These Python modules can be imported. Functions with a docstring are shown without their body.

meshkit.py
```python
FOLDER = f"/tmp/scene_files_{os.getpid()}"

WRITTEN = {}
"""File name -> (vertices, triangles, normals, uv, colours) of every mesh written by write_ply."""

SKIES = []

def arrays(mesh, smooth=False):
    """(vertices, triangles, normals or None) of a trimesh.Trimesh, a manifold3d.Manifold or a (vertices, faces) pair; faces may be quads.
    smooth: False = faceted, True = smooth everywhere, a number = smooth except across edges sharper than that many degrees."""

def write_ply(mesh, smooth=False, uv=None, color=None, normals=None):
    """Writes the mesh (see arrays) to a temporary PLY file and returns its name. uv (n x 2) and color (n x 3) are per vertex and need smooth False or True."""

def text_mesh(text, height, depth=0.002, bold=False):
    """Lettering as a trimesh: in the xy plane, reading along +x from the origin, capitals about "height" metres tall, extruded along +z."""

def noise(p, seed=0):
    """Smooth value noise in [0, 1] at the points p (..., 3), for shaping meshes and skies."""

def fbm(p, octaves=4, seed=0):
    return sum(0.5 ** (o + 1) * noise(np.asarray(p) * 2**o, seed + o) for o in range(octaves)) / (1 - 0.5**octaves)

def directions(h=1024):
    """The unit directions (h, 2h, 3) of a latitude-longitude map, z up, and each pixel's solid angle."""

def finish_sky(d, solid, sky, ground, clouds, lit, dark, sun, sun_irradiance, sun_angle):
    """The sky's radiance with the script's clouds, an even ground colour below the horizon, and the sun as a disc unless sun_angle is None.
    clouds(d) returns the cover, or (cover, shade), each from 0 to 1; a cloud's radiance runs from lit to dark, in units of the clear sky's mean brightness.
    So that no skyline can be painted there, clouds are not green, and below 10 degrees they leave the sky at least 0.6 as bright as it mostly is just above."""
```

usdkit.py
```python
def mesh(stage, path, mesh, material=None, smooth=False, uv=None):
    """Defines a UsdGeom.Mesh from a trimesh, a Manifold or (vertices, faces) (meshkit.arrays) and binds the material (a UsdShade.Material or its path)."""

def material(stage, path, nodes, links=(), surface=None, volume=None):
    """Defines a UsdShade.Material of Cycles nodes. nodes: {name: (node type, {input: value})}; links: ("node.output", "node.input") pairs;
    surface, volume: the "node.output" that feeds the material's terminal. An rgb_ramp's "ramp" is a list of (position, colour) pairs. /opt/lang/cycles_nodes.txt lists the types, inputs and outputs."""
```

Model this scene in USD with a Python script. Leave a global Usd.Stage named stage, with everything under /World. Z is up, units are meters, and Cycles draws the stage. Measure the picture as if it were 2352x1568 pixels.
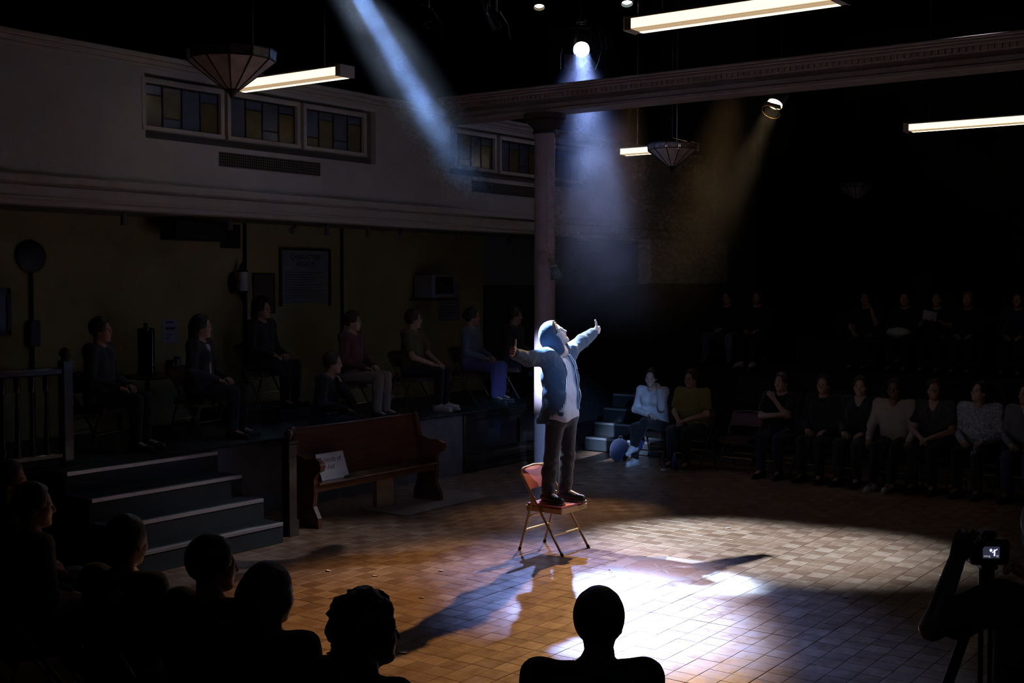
import math, random, re
import numpy as np, trimesh, manifold3d, usdkit, meshkit
from pxr import Usd, UsdGeom, UsdLux, Gf, Sdf

stage = Usd.Stage.CreateInMemory()
UsdGeom.SetStageUpAxis(stage, 'Z'); UsdGeom.SetStageMetersPerUnit(stage, 1.0)
WORLD = UsdGeom.Xform.Define(stage, '/World').GetPrim()
V = lambda *a: np.array(a, float)
rng = random.Random(7)

# ------------------------------------------------------------------ camera, light, exposure
# room axes: +x runs along the left wall away from the camera, +y runs along the beam, z up, metres
CAM_YAW, CAM_PITCH, CAM_POS = math.radians(35.9), math.atan(129 / 2800), V(0, 0, 2.5)
FWD = V(math.cos(CAM_YAW) * math.cos(CAM_PITCH), math.sin(CAM_YAW) * math.cos(CAM_PITCH), -math.sin(CAM_PITCH))
RGT = V(math.sin(CAM_YAW), -math.cos(CAM_YAW), 0); UPV = np.cross(RGT, FWD)
cam = UsdGeom.Camera.Define(stage, '/World/camera')
cam.CreateHorizontalApertureAttr(36.0); cam.CreateFocalLengthAttr(36.0 * 2800 / 2352)
cam.CreateClippingRangeAttr((0.05, 200.0))
cam.AddTransformOp().Set(Gf.Matrix4d(*RGT, 0, *UPV, 0, *(-FWD), 0, *CAM_POS, 1))
cam.CreateExposureAttr(0.0)

BLUE, COLD, WARM, AMBER = (0.26, 0.48, 1.0), (0.34, 0.50, 1.0), (1.0, 0.56, 0.22), (1.0, 0.72, 0.36)
# name: (lens position, aim point, lens radius, half angle, softness, power, colour)
SPOTS = {
    'top_left': (V(10.15, 9.50, 5.80), V(9.55, 6.46, 2.10), 0.10, 3.6, 0.8, 34000.0, BLUE),
    'top_left_wide': (V(9.72, 10.25, 6.75), V(10.7, 5.0, 0.0), 0.08, 10.5, 0.75, 3900.0, (0.60, 0.76, 1.0)),
    'back': (V(15.17, 9.73, 5.95), V(7.94, 4.62, 0.0), 0.11, 5.6, 0.85, 9000.0, COLD),
    'back_wash': (V(15.17, 9.73, 5.95), V(7.6, 4.9, 0.0), 0.08, 14.0, 1.0, 1300.0, (0.28, 0.40, 1.0)),
    'amber_high': (V(17.86, 8.63, 7.20), V(7.0, 5.6, 0.0), 0.10, 11.0, 0.9, 2100.0, WARM),
    'amber_beam': (V(14.50, 6.39, 4.80), V(11.2, 7.2, 0.3), 0.09, 12.0, 1.0, 220.0, AMBER),
    'side': (V(13.77, 2.80, 6.10), V(8.9, 7.4, 0.4), 0.09, 11.0, 0.9, 330.0, (0.85, 0.85, 1.0)),
    'front': (V(1.80, -0.60, 4.60), V(13.0, 8.3, 0.9), 0.06, 5.2, 0.6, 1100.0, BLUE),
    'left': (V(6.50, 8.50, 5.00), V(13.3, 9.1, 1.35), 0.06, 3.6, 1.0, 5200.0, (0.5, 0.62, 1.0)),
}
HAZE_DENSITY = 0.017
TUBE_GLOW = 1.45

# ------------------------------------------------------------------ helpers: scene graph
_used = {}


def path_for(parent, name):
    base = str(parent.GetPath()) if parent else '/World'
    k = _used.get((base, name), 0); _used[(base, name)] = k + 1
    return f'{base}/{name}' if k == 0 else f'{base}/{name}_{k:03d}'


def tag(p, label=None, cat=None, group=None, kind=None):
    p = p.GetPrim() if hasattr(p, 'GetPrim') else p
    for key, val in (('label', label), ('category', cat), ('group', group), ('kind', kind)):
        if val:
            p.SetCustomDataByKey(key, val)
    return p


def obj(name, mesh, m, parent=None, smooth=False, label=None):
    p = usdkit.mesh(stage, path_for(parent, name), mesh, m, smooth=smooth).GetPrim()
    return tag(p, label)


def thing(name, label, cat, loc=(0, 0, 0), rz=0.0, group=None, kind=None):
    x = UsdGeom.Xform.Define(stage, path_for(None, name))
    x.AddTranslateOp().Set(Gf.Vec3d(*map(float, loc)))
    if rz:
        x.AddRotateZOp().Set(math.degrees(rz))
    return tag(x, label, cat, group, kind)


def struct(name, mesh=None, m=None, label=None, smooth=False):
    if mesh is None:
        p = UsdGeom.Xform.Define(stage, path_for(None, name)).GetPrim()
    else:
        p = usdkit.mesh(stage, path_for(None, name), mesh, m, smooth=smooth).GetPrim()
    return tag(p, label, None, None, 'structure')


def dup(root, loc, rz=0.0, label=None, group=None):
    was = root.GetCustomData()
    r = thing(re.sub(r'_[0-9]{3}$', '', root.GetName()), label or was['label'], was['category'], loc, rz, group or was.get('group'))
    r.GetReferences().AddInternalReference(root.GetPath())
    x = UsdGeom.Xformable(r)
    if not rz:
        x.AddRotateZOp().Set(0.0)
    r.SetInstanceable(True)
    return r


# ------------------------------------------------------------------ helpers: shapes
cat_ = trimesh.util.concatenate


def box(a, b, bevel=0.0):
    a, b = np.minimum(a, b).astype(float), np.maximum(a, b).astype(float)
    if bevel <= 0:
        return trimesh.creation.box(bounds=[a, b])
    e = (b - a); r = min(bevel, e.min() * 0.45)
    pts = []
    for sx in (0, 1):
        for sy in (0, 1):
            for sz in (0, 1):
                c = V(a[0] if not sx else b[0], a[1] if not sy else b[1], a[2] if not sz else b[2])
                s = V(1 - 2 * sx, 1 - 2 * sy, 1 - 2 * sz) * r
                pts += [c + s * (1, 1, 0), c + s * (1, 0, 1), c + s * (0, 1, 1)]
    return trimesh.convex.convex_hull(np.array(pts))


def tube(pts, r, n=8, caps=True):
    p = np.array(pts, float)
    t = np.gradient(p, axis=0) if len(p) > 2 else np.repeat([p[1] - p[0]], 2, 0)
    t /= np.linalg.norm(t, axis=1, keepdims=True) + 1e-12
    ref = V(0, 0, 1) if abs(t[0][2]) < 0.9 else V(1, 0, 0)
    vs = []; rr = np.broadcast_to(r, (len(p),))
    for i in range(len(p)):
        a = np.cross(t[i], ref)
        if np.linalg.norm(a) < 1e-4:
            a = np.cross(t[i], V(0, 1, 0.3))
        a /= np.linalg.norm(a); b = np.cross(t[i], a); ref = -b if False else ref
        ang = np.arange(n) * 2 * math.pi / n
        vs.append(p[i] + rr[i] * (np.cos(ang)[:, None] * a + np.sin(ang)[:, None] * b))
    v = np.vstack(vs); f = []
    for i in range(len(p) - 1):
        for j in range(n):
            k = (j + 1) % n
            f += [[i * n + j, i * n + k, (i + 1) * n + k], [i * n + j, (i + 1) * n + k, (i + 1) * n + j]]
    if caps:
        for j in range(1, n - 1):
            f.append([0, j + 1, j]); q = (len(p) - 1) * n; f.append([q, q + j, q + j + 1])
    m = trimesh.Trimesh(v, np.array(f), process=False)
    if m.volume < 0:
        m.invert()
    return m


def lathe(prof, n=24, at=(0, 0, 0)):
    """profile [(r, z)...] bottom to top about z"""
    prof = [(max(r, 1e-4), z) for r, z in prof]
    ang = np.arange(n) * 2 * math.pi / n; v = []
    for r, z in prof:
        v += [[r * math.cos(a), r * math.sin(a), z] for a in ang]
    f = []
    for i in range(len(prof) - 1):
        for j in range(n):
            k = (j + 1) % n
            f += [[i * n + j, i * n + k, (i + 1) * n + k], [i * n + j, (i + 1) * n + k, (i + 1) * n + j]]
    m = trimesh.Trimesh(np.array(v, float), np.array(f), process=False); m.apply_translation(at)
    return m


def frame_mat(x, z, o=(0, 0, 0)):
    x = np.array(x, float); x /= np.linalg.norm(x); z = np.array(z, float); z = z - x * (x @ z); z /= np.linalg.norm(z)
    y = np.cross(z, x); T = np.eye(4); T[:3, 0], T[:3, 1], T[:3, 2], T[:3, 3] = x, y, z, o
    return T


def aim(o, d):
    """matrix whose +z runs along d"""
    d = np.array(d, float); d /= np.linalg.norm(d)
    x = np.cross(V(0, 0, 1), d)
    x = V(1, 0, 0) if np.linalg.norm(x) < 1e-3 else x / np.linalg.norm(x)
    T = np.eye(4); T[:3, 0], T[:3, 1], T[:3, 2], T[:3, 3] = x, np.cross(d, x), d, o
    return T


def moved(m, T):
    m = m.copy(); m.apply_transform(T); return m


def text_on(txt, h, T, depth=0.002, bold=False, skew=0.0):
    t = meshkit.text_mesh(txt, h, depth, bold)
    w = t.bounds[1][0] - t.bounds[0][0]
    t.apply_translation([-t.bounds[0][0] - w / 2, 0, 0])
    if skew:
        S = np.eye(4); S[0, 1] = skew; t.apply_transform(S)
    return moved(t, T)


# ------------------------------------------------------------------ materials
_m = {}


def mat(name, col, rough=0.5, metal=0.0, spec=0.5, bump=None, vary=None, emit=None, sheen=0.0):
    """bump=(scale, distance); vary=(scale, amount) mottles the colour"""
    if name in _m:
        return _m[name]
    p = {'base_color': col, 'roughness': rough, 'metallic': metal, 'specular_ior_level': spec}
    if sheen:
        p['sheen_weight'] = sheen; p['sheen_roughness'] = 0.6
    if emit:
        p['emission_color'] = emit[0]; p['emission_strength'] = emit[1]
    nodes = {'p': ('principled_bsdf', p)}; links = []
    if bump or vary:
        nodes['tc'] = ('texture_coordinate', {})
    if bump:
        nodes['bn'] = ('noise_texture', {'scale': bump[0], 'detail': 3.0}); nodes['b'] = ('bump', {'distance': bump[1], 'strength': 1.0})
        links += [('tc.object', 'bn.vector'), ('bn.fac', 'b.height'), ('b.normal', 'p.normal')]
    if vary:
        nodes['vn'] = ('noise_texture', {'scale': vary[0], 'detail': 4.0, 'roughness': 0.65})
        lo = tuple(c * (1 - vary[1]) for c in col); hi = tuple(min(1, c * (1 + vary[1])) for c in col)
        nodes['vr'] = ('rgb_ramp', {'ramp': [(0.3, lo), (0.7, hi)]})
        links += [('tc.object', 'vn.vector'), ('vn.fac', 'vr.fac'), ('vr.color', 'p.base_color')]
    _m[name] = usdkit.material(stage, '/World/Looks/' + name, nodes, links, 'p.BSDF')
    return _m[name]


def wood(name, dark, light, scale=(2, 14, 14), rough=0.4, coat=0.0):
    if name in _m:
        return _m[name]
    _m[name] = usdkit.material(stage, '/World/Looks/' + name, {
        'tc': ('texture_coordinate', {}), 'mp': ('mapping', {'scale': scale}),
        'n': ('noise_texture', {'scale': 1.0, 'detail': 5.0, 'roughness': 0.6, 'distortion': 0.6}),
        'r': ('rgb_ramp', {'ramp': [(0.3, dark), (0.7, light)]}),
        'b': ('bump', {'distance': 0.002, 'strength': 0.6}),
        'p': ('principled_bsdf', {'roughness': rough, 'coat_weight': coat})},
        [('tc.object', 'mp.vector'), ('mp.vector', 'n.vector'), ('n.fac', 'r.fac'), ('r.color', 'p.base_color'), ('n.fac', 'b.height'), ('b.normal', 'p.normal')], 'p.BSDF')
    return _m[name]


TP, TX, TY = 0.1650, 9.42, 4.55        # parquet pitch and phase


def parquet():
    n = {'g': ('geometry', {}),
         'sub': ('vector_math', {'math_type': 'subtract', 'vector2': (TX - 50 * TP * 2, TY - 50 * TP * 2, -0.5)}),
         'sc': ('vector_math', {'math_type': 'multiply', 'vector2': (1 / TP, 1 / TP, 1.0)}),
         'ck': ('checker_texture', {'color1': (1, 1, 1), 'color2': (0, 0, 0), 'scale': 1.0}),
         'fl': ('vector_math', {'math_type': 'floor'}), 'wn': ('white_noise_texture', {'dimensions': '3D'}),
         'ax': ('vector_math', {'math_type': 'multiply', 'vector2': (6.0, 0.7, 1.0)}), 'ay': ('vector_math', {'math_type': 'multiply', 'vector2': (0.7, 6.0, 1.0)}),
         'mx': ('mix_vector', {}), 'gr': ('noise_texture', {'scale': 2.2, 'detail': 4.0, 'roughness': 0.7}),
         'fs': ('vector_math', {'math_type': 'floor'}), 'ws': ('white_noise_texture', {'dimensions': '3D'}),
         'big': ('noise_texture', {'scale': 0.9, 'detail': 5.0, 'roughness': 0.65}),
         's1': ('math', {'math_type': 'multiply', 'value2': 0.22}), 's2': ('math', {'math_type': 'multiply_add', 'value2': 0.13, 'value3': 0.0}),  # s2 puts the sheen change between grain directions into the tile colour
         's3': ('math', {'math_type': 'multiply_add', 'value2': 0.42, 'value3': 0.0}), 's4': ('math', {'math_type': 'multiply_add', 'value2': 0.22, 'value3': -0.1}),
         'r': ('rgb_ramp', {'ramp': [(0.15, (0.13, 0.062, 0.034)), (0.45, (0.25, 0.145, 0.088)), (0.7, (0.37, 0.25, 0.165)), (1.0, (0.50, 0.38, 0.27))]}),
         'sc2': ('noise_texture', {'scale': 5.0, 'detail': 6.0, 'roughness': 0.75}),
         'rr': ('map_range', {'from_min': 0.3, 'from_max': 0.7, 'to_min': 0.24, 'to_max': 0.5}),
         'b': ('bump', {'distance': 0.0015, 'strength': 0.5}),
         'p': ('principled_bsdf', {'specular_ior_level': 0.45})}
    l = [('g.position', 'sub.vector1'), ('sub.vector', 'sc.vector1'), ('sc.vector', 'ck.vector'), ('sc.vector', 'fl.vector1'), ('fl.vector', 'wn.vector'),
         ('sc.vector', 'ax.vector1'), ('sc.vector', 'ay.vector1'), ('ck.fac', 'mx.fac'), ('ax.vector', 'mx.a'), ('ay.vector', 'mx.b'),
         ('mx.result', 'gr.vector'), ('mx.result', 'fs.vector1'), ('fs.vector', 'ws.vector'), ('g.position', 'big.vector'), ('g.position', 'sc2.vector'),
         ('wn.value', 's1.value1'), ('ck.fac', 's2.value1'), ('s1.value', 's2.value3'), ('big.fac', 's3.value1'), ('s2.value', 's3.value3'),
         ('ws.value', 's4.value1'), ('s3.value', 's4.value3'),
         ('s4.value', 'r.fac'), ('r.color', 'p.base_color'), ('sc2.fac', 'rr.value'), ('rr.result', 'p.roughness'), ('gr.fac', 'b.height'), ('b.normal', 'p.normal')]
    # s4 adds the strip tone to the tile tone
    n['s4'] = ('math', {'math_type': 'multiply_add', 'value2': 0.16})
    return usdkit.material(stage, '/World/Looks/parquet', n, l, 'p.BSDF')


M_parquet = parquet()
M_under = mat('floor_under', (0.03, 0.02, 0.015), 0.8)
M_wall = mat('wall_cream', (0.52, 0.50, 0.47), 0.75, bump=(30, 0.002), vary=(1.6, 0.10))
M_trim = mat('trim_cream', (0.50, 0.46, 0.41), 0.6, vary=(2.0, 0.08))
M_dark_and_shade = mat('dark_paint_and_shade', (0.16, 0.145, 0.125), 0.7)  # dark brown; in the window recesses it paints cast shadow
M_yellow = mat('wall_ochre', (0.34, 0.30, 0.13), 0.75, bump=(20, 0.002), vary=(1.2, 0.15))
M_greywall = mat('wall_grey', (0.30, 0.32, 0.34), 0.75, vary=(1.2, 0.12))
M_dark = mat('near_black', (0.012, 0.012, 0.013), 0.8)
M_black = mat('black_paint', (0.015, 0.015, 0.016), 0.45)
M_deck = mat('deck_green', (0.010, 0.016, 0.017), 0.6, vary=(6, 0.3))
M_darkwood = wood('dark_panel_wood', (0.022, 0.016, 0.013), (0.055, 0.038, 0.028), rough=0.3, coat=0.3)
M_pew = wood('pew_wood', (0.07, 0.022, 0.011), (0.16, 0.055, 0.026), rough=0.32, coat=0.4)
M_ply = wood('plywood', (0.50, 0.32, 0.15), (0.66, 0.45, 0.24), rough=0.6)
M_column = mat('column_paint', (0.50, 0.40, 0.42), 0.5, vary=(3, 0.06))
M_capital = mat('capital_dark', (0.055, 0.04, 0.033), 0.6, bump=(40, 0.004))
M_beam = mat('beam_paint', (0.34, 0.27, 0.26), 0.6, vary=(3, 0.1))
M_blueglass = mat('glass_blue', (0.085, 0.10, 0.14), 0.22, vary=(3, 0.2))
M_amberglass = mat('glass_amber', (0.12, 0.095, 0.03), 0.25, vary=(3, 0.2))
M_lead = mat('lead', (0.02, 0.02, 0.022), 0.5, 0.5)
M_metal = mat('bare_metal', (0.5, 0.5, 0.5), 0.35, 1.0)
M_strip = mat('nosing_metal', (0.45, 0.45, 0.46), 0.4, 0.9)
M_white = mat('white_enamel', (0.75, 0.74, 0.72), 0.4)
M_paper = mat('paper', (0.68, 0.66, 0.62), 0.8)
M_ink = mat('ink', (0.05, 0.045, 0.05), 0.7)
M_opal = mat('opal_glass', (0.5, 0.48, 0.46), 0.3, vary=(8, 0.25))
M_chairframe = mat('chair_frame', (0.48, 0.30, 0.15), 0.38, 0.35, bump=(60, 0.0006))
M_chairpad = mat('chair_pad', (0.50, 0.12, 0.13), 0.55, bump=(120, 0.001))
M_rubber = mat('rubber', (0.03, 0.03, 0.03), 0.7)
M_green = mat('lamp_green', (0.12, 0.22, 0.22), 0.35)
M_brass = mat('brass', (0.8, 0.6, 0.3), 0.3, 1.0)
M_glow = mat('tube_diffuser', (0.8, 0.75, 0.65), 0.5, emit=((1.0, 0.84, 0.62), TUBE_GLOW))
M_glow2 = mat('tube_diffuser_rib', (0.7, 0.6, 0.45), 0.5, emit=((1.0, 0.70, 0.40), TUBE_GLOW * 0.3))
M_lens = mat('lit_lens', (0.8, 0.8, 0.8), 0.2, emit=((0.75, 0.95, 0.9), 5.0))
M_lens_warm = mat('lit_lens_warm', (0.8, 0.8, 0.8), 0.2, emit=((1.0, 0.8, 0.45), 4.0))

# ------------------------------------------------------------------ the setting
floor = struct('floor', label='worn parquet stage floor of small square wood tiles')
obj('subfloor', box((-3, -14, -0.12), (29, 16, -0.014)), M_under, floor)


def tile_mesh(ix, iy, r):
    x0, y0 = TX + ix * TP, TY + iy * TP
    gx = 0.0035 if ix % 8 == 0 else 0.0008; gy = 0.0035 if iy % 8 == 0 else 0.0008
    z = r.uniform(-0.0006, 0.0006); b = 0.0016
    a, c = (x0 + gx, y0 + gy), (x0 + TP - 0.0008, y0 + TP - 0.0008)
    v = []
    for inset, zz in ((0, -0.013), (0, z - b), (b, z)):
        v += [(a[0] + inset, a[1] + inset, zz), (c[0] - inset, a[1] + inset, zz), (c[0] - inset, c[1] - inset, zz), (a[0] + inset, c[1] - inset, zz)]
    f = []
    for ring in (0, 4):
        for j in range(4):
            k = (j + 1) % 4
            f += [(ring + j, ring + k, ring + 4 + k), (ring + j, ring + 4 + k, ring + 4 + j)]
    f += [(8, 9, 10), (8, 10, 11)]
    return np.array(v), np.array(f)


MED_C, MED_R = V(9.42, 5.19), 0.50


def project(p):
    d = np.asarray(p, float) - CAM_POS; z = d @ FWD
    return 1176 + 2800 * (d @ RGT) / z, 784 - 2800 * (d @ UPV) / z


_r = random.Random(3); cells = []
for ix in range(-44, 42):
    for iy in range(-62, 34):
        cx, cy = TX + (ix + 0.5) * TP, TY + (iy + 0.5) * TP
        if cx < 2.2 or cx > 15.6 or cy < -5.2 or cy > 9.94 or math.hypot(cx - MED_C[0], cy - MED_C[1]) < MED_R - 0.13:
            continue
        px, py = project((cx, cy, 0)) if (V(cx, cy, -2.5) @ FWD) > 1 else (1e9, 0)
        seen = 640 < px < 2200 and py < 1560 and not (1215 < px < 1490 and py > 1370) and not (px < 1000 and py > 1290)
        cells.append((0 if seen else 1, math.hypot(cx, cy), ix, iy))
cells.sort()
rest_v, rest_f, n0 = [], [], 0
for k, (_, _, ix, iy) in enumerate(cells):
    v, f = tile_mesh(ix, iy, _r)
    if k < 300:
        obj('tile', (v, f), M_parquet, floor)
    else:
        rest_v.append(v); rest_f.append(f + n0); n0 += len(v)
p = obj('tile_field', (np.vstack(rest_v), np.vstack(rest_f)), M_parquet, floor); tag(p, None, None, None, 'stuff')

# inlaid compass medallion in the floor: octagon border of alternating wedges, eight pointed star
med = thing('floor_medallion', 'inlaid octagonal medallion with an eight pointed star in the parquet floor', 'inlay', (MED_C[0], MED_C[1], 0))
M_in1, M_in2, M_in3 = mat('inlay_pale', (0.40, 0.33, 0.27), 0.4), mat('inlay_grey', (0.17, 0.15, 0.15), 0.4), mat('inlay_red', (0.27, 0.13, 0.09), 0.4)


def flat(poly, z0=-0.012, z1=0.0006):
    import shapely
    m = trimesh.creation.extrude_polygon(shapely.Polygon(poly), z1 - z0, engine='earcut'); m.apply_translation([0, 0, z0]); return m


oct_ = lambda r, k: (r * math.cos(math.pi / 8 + k * math.pi / 4), r * math.sin(math.pi / 8 + k * math.pi / 4))
for k in range(8):
    obj('border_wedge', flat([oct_(0.33, k), oct_(0.50, k), oct_(0.50, k + 1), oct_(0.33, k + 1)]), M_in1 if k % 2 else M_in2, med)
obj('field', flat([oct_(0.328, k) for k in range(8)], z1=0.0002), M_in3, med)
for k in range(8):
    a = k * math.pi / 4; r = 0.30 if k % 2 == 0 else 0.24
    tip, c1, c2 = (r * math.cos(a), r * math.sin(a)), (0.085 * math.cos(a + math.pi / 8), 0.085 * math.sin(a + math.pi / 8)), (0.085 * math.cos(a - math.pi / 8), 0.085 * math.sin(a - math.pi / 8))
    obj('star_point', flat([(0, 0), tip, c1], z1=0.0009), M_in1, med); obj('star_point', flat([(0, 0), c2, tip], z1=0.0009), M_in2, med)

struct('ceiling', box((-3, -14, 8.2), (29, 16, 8.35)), M_dark, 'black painted ceiling high above the stage lights')
struct('wall_far', box((27.2, -14, 0), (27.5, 16, 8.2)), M_dark, 'dark far wall behind the raked seats')

# balcony front on the left wall, with two dark recesses added for the shadow around the stained glass
YW = 10.75
RECS = [(8.24, 11.84), (13.37, 16.97)]
wl = struct('wall_left', label='cream plaster balcony front along the left side')
parts = [box((1.5, YW, 3.40), (21.6, YW + 0.2, 4.06)), box((1.5, YW, 4.74), (21.6, YW + 0.2, 4.94))]
xs = [1.5] + [x for r in RECS for x in r] + [21.6]
for a, b in zip(xs[0::2], xs[1::2]):
    parts.append(box((a, YW, 4.06), (b, YW + 0.2, 4.74)))
obj('plaster', cat_(parts), M_wall, wl)
for a, b in RECS:
    obj('recess_shadow_back', box((a, YW + 0.09, 4.06), (b, YW + 0.2, 4.74)), M_dark_and_shade, wl)  # darkened back stands for the shadow beside and below the windows
tr = struct('trim_1', label='stepped cornice along the top of the balcony front')
for z0, z1, d in ((4.80, 4.835, 0.025), (4.835, 4.885, 0.05), (4.885, 4.935, 0.085)):
    obj('moulding', box((1.5, YW - d, z0), (21.6, YW + 0.2, z1), 0.008), M_trim, tr)
tr = struct('trim_2', label='double ledge moulding along the bottom of the balcony front')
for z0, z1, d in ((3.495, 3.575, 0.07), (3.28, 3.475, 0.02), (3.335, 3.365, 0.045)):
    obj('moulding', box((1.5, YW - d, z0), (21.6, YW + 0.2, z1), 0.008), M_trim, tr)
YB = 12.0
struct('soffit', box((1.5, YW + 0.02, 3.30), (21.6, YB + 0.2, 3.36)), M_dark_and_shade, 'underside of the balcony over the side platform')
struct('wall_back', box((1.5, YB, 0), (15.78, YB + 0.2, 3.30)), M_yellow, 'ochre wall under the balcony')
wr = struct('wall_back_right', label='grey wall with dark wainscot under the balcony, beyond the column')
obj('upper_wall', box((15.78, YB, 2.5), (22, YB + 0.2, 3.30)), M_greywall, wr)
obj('wainscot', box((15.78, YB - 0.03, 0), (22, YB + 0.2, 2.5)), mat('wainscot_dark', (0.05, 0.055, 0.065), 0.5), wr)
bh = struct('bulkhead', label='boxed out section hanging under the right end of the balcony')
obj('casing', box((18.6, 10.49, 2.53), (22, 10.74, 3.30), 0.01), M_wall, bh)
struct('wall_end', box((21.6, 9.9, 0), (21.8, 12.0, 8.2)), M_dark, 'dark end wall where the balcony stops')

# stained glass windows: columns of blue and amber panes (x edges, splits)
B, A_ = M_blueglass, M_amberglass
WINDOWS = [
    (8.24, 9.28, [[(4.19, 4.53, A_), (4.53, 4.645, B)], [(4.19, 4.30, B), (4.30, 4.645, A_)], [(4.19, 4.645, B)], [(4.19, 4.53, A_), (4.53, 4.645, B)]]),
    (9.40, 10.46, [[(4.19, 4.645, B)], [(4.19, 4.53, A_), (4.53, 4.645, B)], [(4.19, 4.31, B), (4.31, 4.645, B)], [(4.19, 4.54, A_), (4.54, 4.645, B)]]),
    (10.59, 11.63, [[(4.19, 4.31, A_), (4.31, 4.645, B)], [(4.19, 4.54, A_), (4.54, 4.645, B)], [(4.19, 4.31, B), (4.31, 4.645, B)], [(4.19, 4.54, A_), (4.54, 4.645, B)]]),
    (13.51, 14.43, [[(4.19, 4.53, A_), (4.53, 4.645, B)], [(4.19, 4.30, B), (4.30, 4.645, A_)], [(4.19, 4.645, B)], [(4.19, 4.53, A_), (4.53, 4.645, B)]]),
    (14.58, 15.62, [[(4.19, 4.645, B)], [(4.19, 4.53, A_), (4.53, 4.645, B)], [(4.19, 4.31, B), (4.31, 4.645, B)], [(4.19, 4.54, A_), (4.54, 4.645, B)]]),
    (15.75, 16.80, [[(4.19, 4.31, A_), (4.31, 4.645, B)], [(4.19, 4.54, A_), (4.54, 4.645, B)], [(4.19, 4.645, B)], [(4.19, 4.54, A_), (4.54, 4.645, B)]]),
]
for i, (x0, x1, cols) in enumerate(WINDOWS):
    w = struct(f'window_{i + 1}', label=f'stained glass window of blue and amber panes in the balcony front')
    x0 += 0.012; x1 -= 0.012; f = 0.05
    fr = [box((x0 - f, YW - 0.004, 4.19), (x0, YW + 0.09, 4.645)), box((x1, YW - 0.004, 4.19), (x1 + f, YW + 0.09, 4.645)),
          box((x0 - f, YW - 0.004, 4.645), (x1 + f, YW + 0.09, 4.70)), box((x0 - f, YW - 0.012, 4.145), (x1 + f, YW + 0.09, 4.19))]
    obj('window_frame', cat_(fr), M_trim, w)
    n = len(cols)
    xe = [x0 + (x1 - x0) * k / n for k in range(n + 1)]
    if x0 > 13.5 and x0 < 13.6:
        xe = [x0, 13.64, 13.91, 14.15, x1]
    lead = [box((x0, YW + 0.045, 4.19), (x1, YW + 0.07, 4.205)), box((x0, YW + 0.045, 4.63), (x1, YW + 0.07, 4.645))]
    for k in range(n):
        for z0, z1, gm in cols[k]:
            obj('pane', box((xe[k] + 0.004, YW + 0.052, z0 + 0.004), (xe[k + 1] - 0.004, YW + 0.062, z1 - 0.004)), gm, w)
            if z0 > 4.2:
                lead.append(box((xe[k], YW + 0.044, z0 - 0.007), (xe[k + 1], YW + 0.07, z0 + 0.007)))
    for x in xe:
        lead.append(box((x - 0.008, YW + 0.043, 4.19), (x + 0.008, YW + 0.072, 4.645)))
    obj('muntin', cat_(lead), M_lead, w)

# wall grilles under the windows
for x0, x1, lab in ((9.23, 10.82, 'wide lattice vent grille under the left window group'), (13.88, 15.47, 'wide lattice vent grille beside the column, under the right window group')):
    g = thing('vent_grille', lab, 'vent', ((x0 + x1) / 2, YW, 3.84))
    h = (x1 - x0) / 2
    obj('backing', box((-h, -0.004, 0), (h, 0.0, 0.16)), M_dark, g)
    bars = [box((-h, -0.012, z), (h, -0.003, z + 0.007)) for z in np.linspace(0, 0.153, 6)] + [box((x, -0.010, 0), (x + 0.007, -0.003, 0.16)) for x in np.linspace(-h, h - 0.007, 48)]
    obj('lattice', cat_(bars), M_dark_and_shade, g)

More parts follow.
